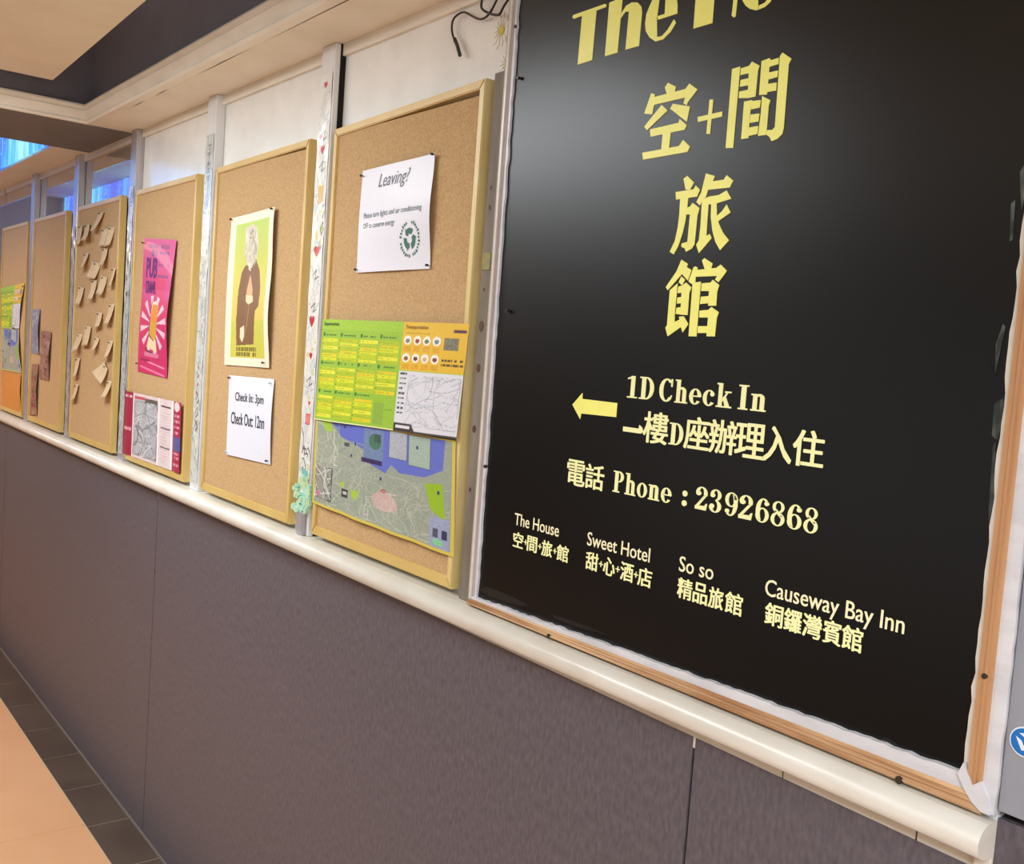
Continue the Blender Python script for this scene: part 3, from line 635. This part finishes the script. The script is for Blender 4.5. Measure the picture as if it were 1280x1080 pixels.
# ---------------------------------------------------------------- right of the sign
gp = empty('metal_panel', (-.1, .01, 1.170), 'grey painted metal panel right of the black sign, blue round sticker on it', 'panel')
MB().box(-.4718, .33, -.0085, .06, 1.170, 2.27, .0015).build('sheet', mat('grey_enamel', (150, 154, 162), .4, (142, 146, 156), 6), gp)
dp = MB().box(-.4735, 2.38, -.002, .07, .006, 1.160, .001).build('dark_lower_panel', m_lam); tag(dp, 'dark panel under the grey metal panel, bottom right corner', 'panel')
struct('wall_end_strip', MB().box(.34, 2.39, .0, .07, 1.165, 2.28), m_wall)
c = at(1281, 928, -.0095)
stk = empty('round_sticker', (c.x, -.0105, c.z - .02), 'round blue sticker with a white mark on the grey metal panel', 'sticker')
circ = lambda r, k=28, cx=c.x, cz=c.z: [(cx + r * math.cos(2 * math.pi * j / k), cz + r * math.sin(2 * math.pi * j / k)) for j in range(k)]
MB().prism(circ(.0155), -.0097, -.0085).build('white_border', mat('white_sticker', (225, 232, 240), .3), stk)
MB().prism(circ(.0140), -.0101, -.0096).build('blue_disc', mat('blue_sticker', (30, 112, 188), .3), stk)
mb = MB()
for p in ([(-.009, .004), (-.003, .001), (.002, -.008), (-.002, -.009), (-.006, -.002)], [(-.006, .008), (.004, .003), (.006, -.004), (.009, .004), (.002, .010)]):
    mb.prism([(c.x + a, c.z + b) for a, b in p], -.0104, -.0100)
mb.build('white_mark', mat('white_sticker', (225, 232, 240)), stk)

# ---------------------------------------------------------------- papers on the nearest board
def rip(amp, fx, ph=0): return lambda u, v: .0008 + amp * (math.sin(u * fx + ph) ** 2) * (.35 + .65 * abs(math.sin(v * 2.6 + ph)))
# "Leaving?" notice
root = empty('leaving_notice', tuple(at(495, 341, -.004)), 'white sheet headed Leaving? with a green recycling emblem, top of the nearest board', 'notice')
i = Ink(60, 44, (226, 228, 238), 1); i.noise(3)
lb = lambda u, v: .001 + .022 * max(0, u - .72) ** 1.3 * max(0, v) ** 2 + .006 * math.sin(math.pi * v) ** 2 * (.3 + u) + .003 * math.sin(math.pi * u)
o, pos = sheet('paper', [(454, 214), (546.5, 192), (446, 341), (538, 336)], .003, i, P_gloss, root, lb)
sheet_text('heading', 'Leaving?', pos, root, .27, .70, .76, .93, mat('grey_ink', (104, 108, 118), .6), shear=.3)
sheet_text('text_line', 'Please turn lights and air conditioning', pos, root, .08, .90, .505, .575, mat('grey_green_ink', (110, 132, 132), .6), .004)
sheet_text('text_line', 'OFF to conserve energy', pos, root, .08, .55, .405, .475, mat('grey_green_ink', (110, 132, 132), .6), .004)
def ringuv(cu, cv, r0, r1, a0, a1, asp, n=8):
    return [(cu + r1 * math.cos(math.radians(a0 + (a1 - a0) * k / n)), cv + r1 * asp * math.sin(math.radians(a0 + (a1 - a0) * k / n))) for k in range(n + 1)] + \
           [(cu + r0 * math.cos(math.radians(a0 + (a1 - a0) * k / n)), cv + r0 * asp * math.sin(math.radians(a0 + (a1 - a0) * k / n))) for k in range(n, -1, -1)]
def uvpoly(mb, pts, pos, off=.0007):
    n = len(pts)
    if n > 10:
        h = n // 2
        for k in range(h - 1):
            mb.add([pos(*pts[k], off), pos(*pts[k + 1], off), pos(*pts[n - 2 - k], off), pos(*pts[n - 1 - k], off)], [(0, 1, 2, 3)])
    else: mb.add([pos(*p, off) for p in pts], [list(range(n))])
mb = MB(); cu, cv, asp = .755, .275, 1.32
for a in (90, 210, 330):
    uvpoly(mb, ringuv(cu, cv, .035, .075, a - 38, a + 40, asp), pos)
    tt = math.radians(a + 62); t2 = math.radians(a + 36)
    mb.add([pos(cu + .022 * math.cos(t2), cv + .022 * asp * math.sin(t2), .0008), pos(cu + .092 * math.cos(t2), cv + .092 * asp * math.sin(t2), .0008), pos(cu + .055 * math.cos(tt), cv + .055 * asp * math.sin(tt), .0008)], [(0, 1, 2)])
for k in range(30):
    if k in (7, 8, 15, 23): continue
    uvpoly(mb, ringuv(cu, cv, .105, .122 + .004 * (k % 3), k * 12, k * 12 + 7, asp, 1), pos)
mb.build('recycling_emblem', m_green_ink, root)
for u, v in ((.012, .95), (.99, .99), (.01, .03), (.985, .03)): pin(root, pos(u, v), m_pin, .0026)

def stamp_map(i, u0, v0, u1, v1, n, cols, w=.0012, asp=1.4, step=.08):
    for _ in range(n):
        u, v = i.r.uniform(u0, u1), i.r.uniform(v0, v1); a = i.r.uniform(0, 6.28); pts = [(u, v)]
        for k in range(5):
            a += i.r.uniform(-.6, .6); pts.append((min(max(pts[-1][0] + step * math.cos(a) / asp, u0), u1), min(max(pts[-1][1] + step * math.sin(a), v0), v1)))
        i.line(pts, w * i.r.uniform(.7, 1.6), cols[i.r.randint(len(cols))], asp)
def green_leaflet(nx, ny, seed):
    """listings on green, with a yellow and a white section on the right"""
    i = Ink(nx, ny, (158, 200, 62), seed); G = .61
    i.rect(0, 0, G, .90, (150, 192, 60))
    for c in range(4):
        u0 = .012 + c * .148
        for r, (vt, nrow) in enumerate(((.83, 6), (.55, 6), (.27, 6))):
            if c == 3 and r == 2: continue
            i.ell(u0 + .012, vt + .025, .009, .02, (56, 116, 56)); i.dashes(u0 + .028, u0 + .12, vt + .022, .014, (66, 112, 46), .9)
            for k in range(nrow):
                v = vt - .012 - k * .037
                cc = [(214, 222, 40), (188, 202, 30), (226, 226, 60), (176, 196, 44), (222, 206, 40)][(k + c + r) % 5]
                i.rect(u0, v - .034, u0 + .138, v - .004, cc)
                i.dashes(u0 + .018, u0 + .10, v - .02, .006, (150, 160, 40), .7); i.ell(u0 + .006, v - .018, .0035, .007, (70, 96, 40))
    i.rect(.46, .03, .53, .24, (138, 176, 70)); i.dashes(.54, .6, .18, .01, (90, 120, 60)); i.dashes(.54, .6, .12, .01, (90, 120, 60))
    i.noise(16, 0, 0, G, 1)
    i.rect(0, 0, G, .012, (236, 238, 180))
    i.rect(G, .56, 1, 1, (224, 184, 54)); i.noise(10, G, .56, 1, 1)
    i.dashes(G + .02, G + .2, .90, .008, (160, 122, 40), .9)
    for r in range(2):
        for c in range(4):
            u, v = G + .035 + c * .062, .835 - r * .16
            i.ell(u, v, .024, .042, (240, 238, 226)); i.ell(u, v - .005, .014, .02, [(120, 130, 120), (150, 60, 60), (90, 120, 90), (100, 130, 150), (140, 80, 50), (90, 50, 40), (200, 170, 130), (120, 50, 40)][r * 4 + c])
            i.rect(u - .022, v - .098, u + .024, v - .052, (214, 164, 38)); i.noise(30, u - .022, v - .098, u + .024, v - .052)
    i.rect(.875, .76, .955, .87, (120, 116, 96)); i.noise(50, .875, .76, .955, .87); i.rect(.92, .915, .99, .945, (90, 48, 66)); i.dashes(.87, .99, .67, .018, (90, 70, 40), .8); i.dashes(.87, .99, .63, .018, (90, 70, 40), .8); i.dashes(.87, .98, .97, .006, (110, 90, 40), .8)
    i.rect(G, 0, 1, .555, (216, 218, 226))
    stamp_map(i, G + .07, .06, .99, .52, 60, [(178, 182, 192), (150, 156, 168), (196, 200, 206), (170, 190, 200)], .0016)
    for k in range(9): i.dashes(G + .01, G + .055, .53 - k * .045, .016, (60, 62, 70), .85)
    i.rect(G, 0, 1, .014, (70, 66, 72)); i.poly([(G, 0), (G + .15, 0), (G + .12, .075), (G, .075)], (58, 50, 58)); i.rect(G + .015, .03, G + .11, .055, (220, 220, 226))
    return i
root = empty('green_leaflet', tuple(at(495, 540, -.004)), 'lime green listings leaflet with yellow and white sections, middle of the nearest board', 'leaflet')
i = green_leaflet(300, 150, 4)
gb = lambda u, v: .002 + .002 * math.sin(u * 9.4) ** 2 + .010 * (1 - v) * max(0, u - .55) + .004 * abs(math.sin(u * 6.28)) * (1 - v)
o, pos = sheet('printed_sheet', [(405, 399), (588, 405), (394, 524), (574, 549)], -.003, i, P_gloss, root, gb)
sheet_text('heading', 'Supermarket', pos, root, .015, .145, .93, .975, mat('dark_green_ink', (62, 96, 36), .6), .02)
sheet_text('heading', 'Transportation', pos, root, .625, .77, .93, .972, mat('brown_ink', (140, 104, 36), .6), .02)

def city_map(nx, ny, seed):
    i = Ink(nx, ny, (150, 160, 146), seed); i.noise(26)
    i.poly([(.13, 1), (.22, .83), (.42, .74), (.44, .62), (.56, .56), (.60, .66), (.66, .60), (.82, .62), (.93, .72), (.94, 1)], (98, 112, 196))
    i.rect(.13, .95, .94, 1, (98, 112, 196))
    stamp_map(i, .02, .03, .45, .8, 130, [(176, 182, 164), (166, 176, 158), (186, 190, 174), (138, 148, 134), (158, 168, 160)], .0026, step=.05)
    stamp_map(i, .42, .05, .97, .55, 130, [(176, 182, 164), (166, 176, 158), (186, 190, 174), (138, 148, 134), (158, 168, 160)], .0026, step=.05)
    stamp_map(i, .02, .5, .2, .97, 20, [(206, 206, 190), (170, 180, 160)], .0024)
    i.poly([(.05, .97), (.14, .97), (.15, .87), (.09, .86)], (160, 196, 70))
    i.poly([(.82, .57), (.93, .60), (.95, .28), (.86, .36)], (146, 184, 44)); i.poly([(.94, .3), (.97, .14), (.90, .22)], (146, 184, 66))
    i.poly([(.22, .33), (.26, .36), (.25, .26)], (160, 196, 70)); i.poly([(.31, .30), (.38, .30), (.36, .2), (.32, .22)], (160, 196, 70))
    i.ell(.56, .28, .09, .09, (196, 170, 166)); i.ell(.55, .38, .02, .02, (170, 80, 80)); stamp_map(i, .48, .2, .65, .38, 16, [(210, 196, 186), (176, 160, 150)], .002)
    i.rect(.40, .67, .54, .97, (112, 134, 170)); i.ell(.48, .85, .045, .08, (74, 120, 100)); i.rect(.47, .85, .52, .93, (60, 90, 76)); i.noise(30, .40, .67, .54, .97); i.rect(.385, .62, .535, .668, (56, 48, 92))
    i.rect(.585, .73, .70, .99, (170, 176, 186)); i.noise(40, .585, .73, .70, .99); i.rect(.715, .70, .85, .98, (160, 180, 168)); i.noise(24, .715, .70, .85, .98)
    for q in ((.583, .728, .702, .992), (.713, .698, .852, .982)): i.line([(q[0], q[1]), (q[2], q[1]), (q[2], q[3]), (q[0], q[3]), (q[0], q[1])], .003, (70, 80, 110), 1.4)
    i.rect(.02, .09, .16, .46, (146, 150, 140)); stamp_map(i, .02, .09, .16, .46, 26, [(206, 208, 200), (96, 100, 96)], .004); i.line([(.02, .09), (.16, .09), (.16, .46), (.02, .46)], .003, (60, 60, 60), 1.4); i.ell(.05, .14, .02, .03, (190, 120, 150))
    i.rect(.86, .02, .97, .30, (150, 160, 190)); i.rect(.88, .12, .91, .2, (80, 84, 100)); i.rect(.93, .12, .96, .2, (50, 56, 90)); i.ell(.91, .08, .03, .03, (130, 200, 150)); i.noise(30, .86, .02, .97, .30)
    i.rect(.24, .19, .29, .28, (58, 62, 66)); i.rect(.25, .22, .28, .25, (190, 194, 190)); i.rect(.245, .74, .285, .78, (80, 84, 92))
    for u, v in ((.24, .93), (.33, .77), (.30, .64), (.52, .48), (.9, .5), (.76, .86)): i.rect(u, v, u + .014, v + .03, (50, 56, 110))
    # printed border
    for q in ((0, 0, 1, .028), (0, .985, 1, 1), (0, 0, .016, 1), (.982, 0, 1, 1)): i.rect(*q, (206, 190, 84))
    return i
root = empty('city_map', tuple(at(480, 660, -.004)), 'folded city map with blue harbour below the green leaflet on the nearest board', 'map')
i = city_map(300, 190, 9)
mbul = lambda u, v: .0015 + .003 * math.sin(u * 12.5) ** 2 * (1 - v * .7) + .012 * max(0, .25 - v) * math.sin(math.pi * min(1, u * 1.1)) ** 2
o, pos = sheet('printed_sheet', [(396, 521), (570.5, 551), (391, 628), (568, 697)], -.001, i, P_gloss, root, mbul)

# ---------------------------------------------------------------- papers on the second nearest board
root = empty('portrait_poster', tuple(at(311, 460, 0)), 'cream bordered poster of a white-haired figure in a brown coat', 'poster')
i = Ink(150, 300, (232, 224, 196), 5)
for k in range(300):
    f = k / 299; col = np.array((206, 196, 84)) * (1 - f) + np.array((176, 206, 88)) * f if f < .3 else np.array((226, 196, 96)) * (1 - (f - .3) / .7) + np.array((176, 208, 92)) * ((f - .3) / .7)
    j = int(k); i.a[j, :] = col
for q in ((0, 0, 1, .055), (0, .945, 1, 1), (0, 0, .13, 1), (.90, 0, 1, 1)): i.rect(*q, (236, 228, 202))
br = (128, 92, 60)
i.poly([(.36, .66), (.60, .71), (.72, .62), (.77, .50), (.76, .39), (.68, .36), (.66, .145), (.26, .135), (.24, .30), (.25, .50), (.30, .62)], br)
i.poly([(.35, .915), (.52, .925), (.62, .90), (.68, .80), (.64, .72), (.52, .64), (.42, .66), (.34, .74)], (206, 200, 178))
for k in range(60):
    u = i.r.uniform(.36, .64); v = i.r.uniform(.70, .9); i.line([(u, v), (u + i.r.uniform(-.02, .02), v - .05)], .002, [(226, 222, 208), (180, 172, 150), (150, 144, 128)][k % 3], .4)
i.ell(.50, .875, .07, .025, (190, 184, 166)); i.line([(.47, .865), (.53, .885)], .003, (60, 56, 50), .4); i.ell(.48, .84, .02, .006, (90, 84, 76))
i.poly([(.44, .64), (.50, .62), (.48, .70)], (232, 226, 206))
i.poly([(.50, .60), (.58, .50), (.58, .46), (.44, .44), (.43, .50)], (226, 172, 128)); i.poly([(.42, .47), (.60, .46), (.61, .42), (.50, .405), (.43, .425)], (236, 210, 168))
i.line([(.52, .40), (.49, .28), (.44, .22)], .004, (166, 132, 84), .4)
i.poly([(.33, .25), (.42, .27), (.43, .20), (.38, .155), (.33, .19)], (236, 216, 180))
for v in (.112, .078):
    i.dashes(.26, .72, v, .026, (122, 108, 40), .95, .035)
i.noise(8)
pb = lambda u, v: .001 + .010 * abs(u - .4) * (.4 + math.sin(v * 3.1)) + .005 * math.sin(v * 5) ** 2 * u
o, pos = sheet('printed_sheet', [(291, 273), (347.5, 259), (281.5, 456), (338, 460)], .003, i, P_paper, root, pb)
for u, v in ((.02, .99), (.96, .99), (.9, .03)): pin(root, pos(u, v), m_pin, .0028)

root = empty('check_in_notice', tuple(at(311, 580, 0)), 'white sheet with the check in and check out times, below the portrait poster', 'notice')
i = Ink(40, 40, (226, 230, 242), 6); i.noise(3)
o, pos = sheet('paper', [(288, 469), (343.5, 474), (284, 568), (338.5, 581)], .003, i, P_gloss, root, lambda u, v: .001 + .004 * u * math.sin(math.pi * v) + .002 * (1 - u))
sheet_text('text_line', 'Check In: 3pm', pos, root, .17, .82, .66, .80, m_ink, .012)
sheet_text('text_line', 'Check Out: 12nn', pos, root, .09, .86, .40, .55, m_ink, .012)
for u, v, m_ in ((.03, .97, m_pin), (.95, .95, m_pin_clear), (.02, .04, m_pin_clear), (.95, .04, m_pin)): pin(root, pos(u, v), m_, .0028)

# ---------------------------------------------------------------- magenta poster and red leaflet
root = empty('magenta_poster', tuple(at(192, 463, 0)), 'magenta poster with purple headline and a glass inside a white starburst', 'poster')
i = Ink(130, 260, (206, 44, 116), 8)
i.rect(.08, .55, 1, 1, (200, 52, 128)); i.rect(0, 0, 1, .55, (204, 44, 104))
i.rect(.44, .55, .82, .76, (206, 40, 104))
def star(i, cu, cv, r0, n, c, asp):
    for k in range(n):
        a = 2 * math.pi * k / n + .2; d = .11
        R = 1.0
        i.poly([(cu + .10 * math.cos(a), cv + .10 * asp * math.sin(a)), (cu +   .46 * math.cos(a - d) * R, cv + .46 * asp * math.sin(a - d)), (cu + .46 * math.cos(a + d) * R, cv + .46 * asp * math.sin(a + d))], c)
star(i, .50, .37, 0, 12, (240, 196, 214), .47)
i.poly([(.42, .53), (.58, .55), (.60, .30), (.66, .17), (.30, .20), (.40, .30)], (228, 214, 170))
i.poly([(.46, .52), (.68, .52), (.62, .27), (.36, .29)], (222, 138, 52)); i.poly([(.41, .40), (.64, .38), (.61, .26), (.36, .28)], (206, 160, 60))
i.line([(.43, .54), (.37, .29)], .004, (50, 40, 34), .47); i.line([(.37, .29), (.54, .255)], .005, (60, 44, 34), .47); i.line([(.27, .19), (.30, .175), (.68, .145), (.70, .12)], .006, (56, 40, 44), .47)
i.rect(.22, .13, .72, .16, (214, 120, 150)); i.line([(.35, .09), (.9, .065)], .006, (240, 150, 180), .47); i.line([(.1, .045), (.9, .01)], .008, (232, 120, 160), .47); i.line([(.1, .10), (.4, .10)], .008, (150, 36, 80), .47)
i.dashes(.14, .48, .895, .05, (110, 30, 112), .95, .07)
for v in (.90, .81, .73): i.dashes(.55, .88, v, .022, (120, 34, 120), .85, .05)
i.dashes(.15, .85, .945, .03, (128, 34, 110), .9, .05)
i.noise(12)
o, pos = sheet('printed_sheet', [(182, 298), (222, 300), (172.5, 464), (209, 473)], .003, i, P_gloss, root, lambda u, v: .001 + .012 * u * math.sin(v * 3.14) ** 2 + .003 * abs(math.sin(v * 5)))
pu = mat('purple_ink', (92, 26, 112), .6)
for k, (tx, a, b) in enumerate((('PUB', .71, .86), ('CRAWL', .595, .69))): sheet_text('headline', tx, pos, root, .13, .50, a, b, pu, .03)
for u, v in ((.0, .965), (.0, .06)): pin(root, pos(u, v), m_pin, .0028)

root = empty('red_leaflet', tuple(at(190, 590, 0)), 'folded leaflet with grey street map and crimson side columns, below the magenta poster', 'leaflet')
i = Ink(200, 130, (222, 206, 208), 10)
i.rect(0, 0, .17, 1, (160, 34, 66)); i.dashes(.02, .15, .93, .04, (232, 190, 200)); i.dashes(.02, .15, .42, .05, (226, 160, 178)); i.noise(40, 0, 0, .17, 1)
i.rect(.18, .04, .63, .90, (178, 180, 186)); i.noise(40, .18, .04, .63, .90); stamp_map(i, .19, .05, .62, .88, 60, [(140, 144, 150), (200, 202, 206), (110, 114, 120), (214, 214, 216)], .006)
i.rect(.20, .91, .40, .96, (196, 90, 100)); i.rect(.40, .89, .62, .95, (92, 90, 84)); i.rect(.17, 0, .19, 1, (236, 226, 226)); i.rect(.63, 0, .65, 1, (240, 232, 228)); i.rect(.84, 0, .865, 1, (240, 232, 232))
for v in (.88, .56, .28): i.rect(.67, v, .83, v + .022, (60, 44, 60)); 
for v in np.arange(.08, .84, .045): i.dashes(.67, .83, v, .008, (180, 160, 168), .7)
i.rect(.87, 0, 1, 1, (166, 40, 74)); i.ell(.93, .93, .05, .07, (232, 214, 218)); i.rect(.88, .30, 1, .50, (92, 88, 150))
for v in (.56, .64, .72, .8, .26, .2, .1): i.dashes(.89, .98, v, .035, (222, 160, 178), .8)
i.noise(8)
o, pos = sheet('printed_sheet', [(156.5, 488), (228.5, 504), (153.5, 566), (225.5, 592)], .001, i, P_gloss, root, lambda u, v: .001 + .003 * math.sin(u * 18) ** 2 + .006 * max(0, u - .8))

# ---------------------------------------------------------------- sticky notes, each with its own place
NOTES = [  # px corners TL TR BR BL in a 4.32x crop at (0, 230), words on where
 ([(524, 152), (560, 150), (530, 255), (503, 258)], 'long leaning beige note, topmost on the board of notes'),
 ([(418, 230), (446, 222), (440, 330), (412, 328)], 'beige note at the upper left edge, overlapping its right-hand neighbour'),
 ([(452, 222), (484, 215), (492, 305), (452, 312)], 'beige note overlapping the one at the upper left edge'),
 ([(542, 245), (578, 240), (572, 335), (538, 338)], 'beige note upper right, left half of the touching pair'),
 ([(582, 236), (613, 230), (600, 330), (574, 345)], 'beige note upper right, right half of the touching pair'),
 ([(545, 350), (580, 345), (577, 440), (547, 448)], 'beige note hanging directly below the touching pair'),
 ([(446, 380), (478, 372), (470, 450), (444, 470)], 'small curled beige note left of the widest one, second row'),
 ([(495, 420), (538, 428), (520, 515), (478, 505)], 'widest beige note of the upper half, tilted to the right'),
 ([(597, 460), (627, 452), (612, 555), (594, 560)], 'narrow beige note by the right frame, upper half'),
 ([(540, 492), (574, 505), (562, 602), (533, 595)], 'beige note left of the narrow one by the right frame'),
 ([(490, 520), (520, 518), (512, 625), (486, 628)], 'beige note hanging below the widest one'),
 ([(420, 548), (450, 560), (442, 655), (416, 650)], 'beige note at the left edge, middle height'),
 ([(580, 655), (618, 645), (600, 760), (572, 760)], 'beige note with folded top by the right frame, middle height'),
 ([(517, 692), (550, 695), (548, 770), (514, 788)], 'beige note with a dark folded top, centre of the board'),
 ([(448, 768), (490, 770), (482, 872), (444, 880)], 'squarest beige note, left of centre in the lower half'),
 ([(411, 815), (438, 808), (430, 900), (406, 915)], 'folded narrow beige note on the left edge beside the squarest one'),
 ([(510, 822), (532, 835), (525, 890), (502, 915)], 'small pointed beige note right of the squarest one'),
 ([(576, 850), (610, 845), (600, 935), (568, 950)], 'beige note by the right frame, lower half'),
 ([(405, 945), (430, 938), (420, 1040), (398, 1050)], 'beige note low on the left edge, above the curled one'),
 ([(558, 955), (580, 1000), (566, 1085), (506, 1018)], 'kite-shaped beige note standing on its corner, low on the board'),
 ([(572, 1060), (602, 1065), (592, 1155), (560, 1160)], 'lowest beige note right of centre, under the kite-shaped one'),
 ([(402, 1085), (422, 1080), (412, 1165), (385, 1178)], 'curled beige note, lowest on the left edge'),
]
m_note = mat('beige_note_paper', (214, 190, 150), .7, (204, 178, 138), 12)
for k, (q, lab) in enumerate(NOTES):
    px = [(x / 4.32, 230 + y / 4.32) for x, y in q]
    P = [at(x, y, -.001) for x, y in px]; rn = random.Random(k)
    n = 7; vs = []; curl = rn.uniform(.008, .02); side = rn.uniform(-.006, .008)
    def pt(u, v, off): 
        p = (P[3] * (1 - u) + P[2] * u) * (1 - v) + (P[0] * (1 - u) + P[1] * u) * v
        return Vector((p.x, .002 - off - curl * (1 - v) ** 1.8 - side * (u - .5) - .003 * math.sin(math.pi * u), p.z))
    for off in (0, .0006):
        vs += [pt(a / n, b / n, off) for b in range(n + 1) for a in range(n + 1)]
    fs = []; N = (n + 1) ** 2
    for b in range(n):
        for a in range(n):
            j = b * (n + 1) + a; fs += [(j, j + n + 1, j + n + 2, j + 1), (N + j, N + j + 1, N + j + n + 2, N + j + n + 1)]
    for a in range(n):
        fs += [(a, a + 1, N + a + 1, N + a), (n * (n + 1) + a, N + n * (n + 1) + a, N + n * (n + 1) + a + 1, n * (n + 1) + a + 1)]
        fs += [(a * (n + 1), N + a * (n + 1), N + (a + 1) * (n + 1), (a + 1) * (n + 1)), (a * (n + 1) + n, (a + 1) * (n + 1) + n, N + (a + 1) * (n + 1) + n, N + a * (n + 1) + n)]
    org = P[0] * .5 + P[1] * .5
    root = empty('sticky_note', (org.x, .002, org.z), lab, 'note', 'sticky notes on the cork board')
    mk('note_sheet', vs, fs, m_note, root, smooth=True)
    pin(root, Vector((org.x, .0, org.z - .006)), m_pin, .0022)

# ---------------------------------------------------------------- leaflets on the two farthest boards
def small(name, lab, cat, quad, ink, group=None):
    root = empty(name, tuple(at((quad[2][0] + quad[3][0]) / 2, quad[3][1], 0)), lab, cat, group)
    sheet('printed_sheet', quad, .002, ink, P_paper, root, lambda u, v: .001 + .006 * u * math.sin(v * 3) ** 2)
    return root
def faded(nx, ny, bg, cols, seed, n=26):
    i = Ink(nx, ny, bg, seed)
    for _ in range(n):
        u, v = i.r.uniform(0, .8), i.r.uniform(0, .9); i.rect(u, v, u + i.r.uniform(.1, .4), v + i.r.uniform(.02, .09), cols[i.r.randint(len(cols))])
    i.noise(20); return i
Z3 = lambda pts: [(x / 4.5, 320 + y / 4.5) for x, y in pts]
small('faded_leaflet', 'slim blue-grey leaflet, highest of the small faded leaflets', 'leaflet', Z3([(182, 300), (226, 300), (178, 545), (218, 555)]), faded(30, 60, (128, 136, 160), [(150, 156, 176), (104, 112, 146), (170, 168, 170)], 1), 'small faded leaflets')
small('faded_leaflet', 'brownish pink leaflet to the right of the blue-grey one', 'leaflet', Z3([(232, 420), (290, 428), (222, 690), (275, 702)]), faded(36, 60, (150, 108, 92), [(120, 70, 66), (176, 140, 126), (160, 124, 112), (104, 66, 60)], 2, 40), 'small faded leaflets')
small('faded_leaflet', 'reddish patterned leaflet, lowest in the left corner of its board', 'leaflet', Z3([(180, 610), (218, 608), (168, 895), (208, 895)]), faded(30, 60, (156, 112, 88), [(126, 66, 60), (180, 150, 128), (120, 110, 90), (150, 60, 60)], 3, 40), 'small faded leaflets')
small('green_leaflet', 'small green and white listings leaflet at the far left edge of the picture', 'leaflet', Z3([(8, 180), (140, 150), (8, 405), (108, 410)]), green_leaflet(90, 60, 14))
small('city_map', 'small grey-blue map under the far left green leaflet', 'map', Z3([(8, 408), (108, 412), (8, 640), (122, 660)]), city_map(90, 60, 15))
i = Ink(20, 20, (206, 140, 66), 2); i.noise(6)  # warm light on the lower board, put in as a flat orange sheet
small('lit_board_patch', 'warm-lit bottom of the leftmost board, coloured in as an orange patch', 'sheet', Z3([(8, 645), (118, 668), (8, 850), (124, 895)]), i)

# ---------------------------------------------------------------- above the nearest board
pts = [(x / 8.31 + 550, y / 8.31) for x, y in ((205, 575), (180, 480), (140, 390), (122, 290), (140, 200), (200, 142), (260, 128), (330, 165), (400, 198), (455, 190), (510, 145), (560, 60), (600, -30), (620, -90))]
L1 = smooth_line([at(x, y, .020 - .006 * (k < 2)) for k, (x, y) in enumerate(pts)], 6)
pts = [(x / 8.31 + 550, y / 8.31) for x, y in ((450, -70), (430, 40), (440, 95), (510, 138), (575, 155), (620, 145), (660, 70), (710, -10), (730, -80))]
L2 = smooth_line([at(x, y, .016) for x, y in pts], 6)
root = empty('loose_cable', tuple(at(575, 69, .02)), 'thin black cable dangling in front of the white pane above the nearest board', 'cable')
mb = MB().tube(L1, .0021, 8); mb.build('wire', m_cable, root, smooth=True)
mb = MB().tube(L2, .0023, 8); mb.build('wire', m_cable, root, smooth=True)
p = [at(x / 8.31 + 550, y / 8.31, .018) for x, y in ((208, 578), (195, 530), (178, 470), (150, 400))]
MB().tube(smooth_line(p, 3), .0036, 8).build('sleeve', m_cable, root, smooth=True)
m_petal = mat('white_petal_print', (236, 234, 222), .3); m_eye = mat('yellow_flower_centre', (204, 190, 70), .4)
for k, (px, py, R, lab) in enumerate(((627, 38, .034, 'white daisy decal, upper of the two beside the sign frame'), (634, 80, .03, 'white daisy decal, lower of the two beside the sign frame'))):
    c = at(px, py, .0295); root = empty('daisy_decal', (c.x, .0295, c.z - R), lab, 'decal', 'daisy decals on the pane')
    for j in range(13):
        a = 2 * math.pi * j / 13 + k; ca, sa = math.cos(a), math.sin(a); r0, r1, w = R * .28, R * (.9 + .1 * math.sin(j * 5)), R * .14
        MB().prism([(c.x + min(r0 * ca, 9), c.z + r0 * sa), (c.x + r1 * .7 * ca - w * sa, c.z + r1 * .7 * sa + w * ca), (c.x + r1 * ca, c.z + r1 * sa), (c.x + r1 * .7 * ca + w * sa, c.z + r1 * .7 * sa - w * ca)], .0285, .0298).build('petal', m_petal, root)
    MB().prism([(c.x + R * .26 * math.cos(t * .628), c.z + R * .26 * math.sin(t * .628)) for t in range(10)], .028, .0298).build('flower_centre', m_eye, root)

# ---------------------------------------------------------------- lights that can be seen from elsewhere, and the lit foil
m_lamp = mat('lamp_diffuser', (255, 244, 226), .5, emit=((255, 240, 220), 2.0))
for x, y, sx, sy, z, lab in ((-.9, -1.9, .8, .2, 2.378, 'long ceiling lamp behind the camera'),):
    t = empty('ceiling_lamp', (x, y, z - .012), lab, 'lamp')
    MB().box(x - sx, x + sx, y - sy, y + sy, z - .010, z).build('housing', m_post, t); MB().box(x - sx + .02, x + sx - .02, y - sy + .02, y + sy - .02, z - .012, z - .010).build('diffuser', m_lamp, t)
crinkled('blue_foil_lining', -.122, -1, -7.6, -4.16, ZS + .004, ZS + .425, 'strip of crinkled blue-lit foil lining the far ceiling recess, wall side', m_foil)
crinkled('blue_foil_lining', -1.108, 1, -9.3, -4.5, ZS + .004, ZS + .425, 'strip of crinkled blue-lit foil lining the far ceiling recess, corridor side', m_foil2)
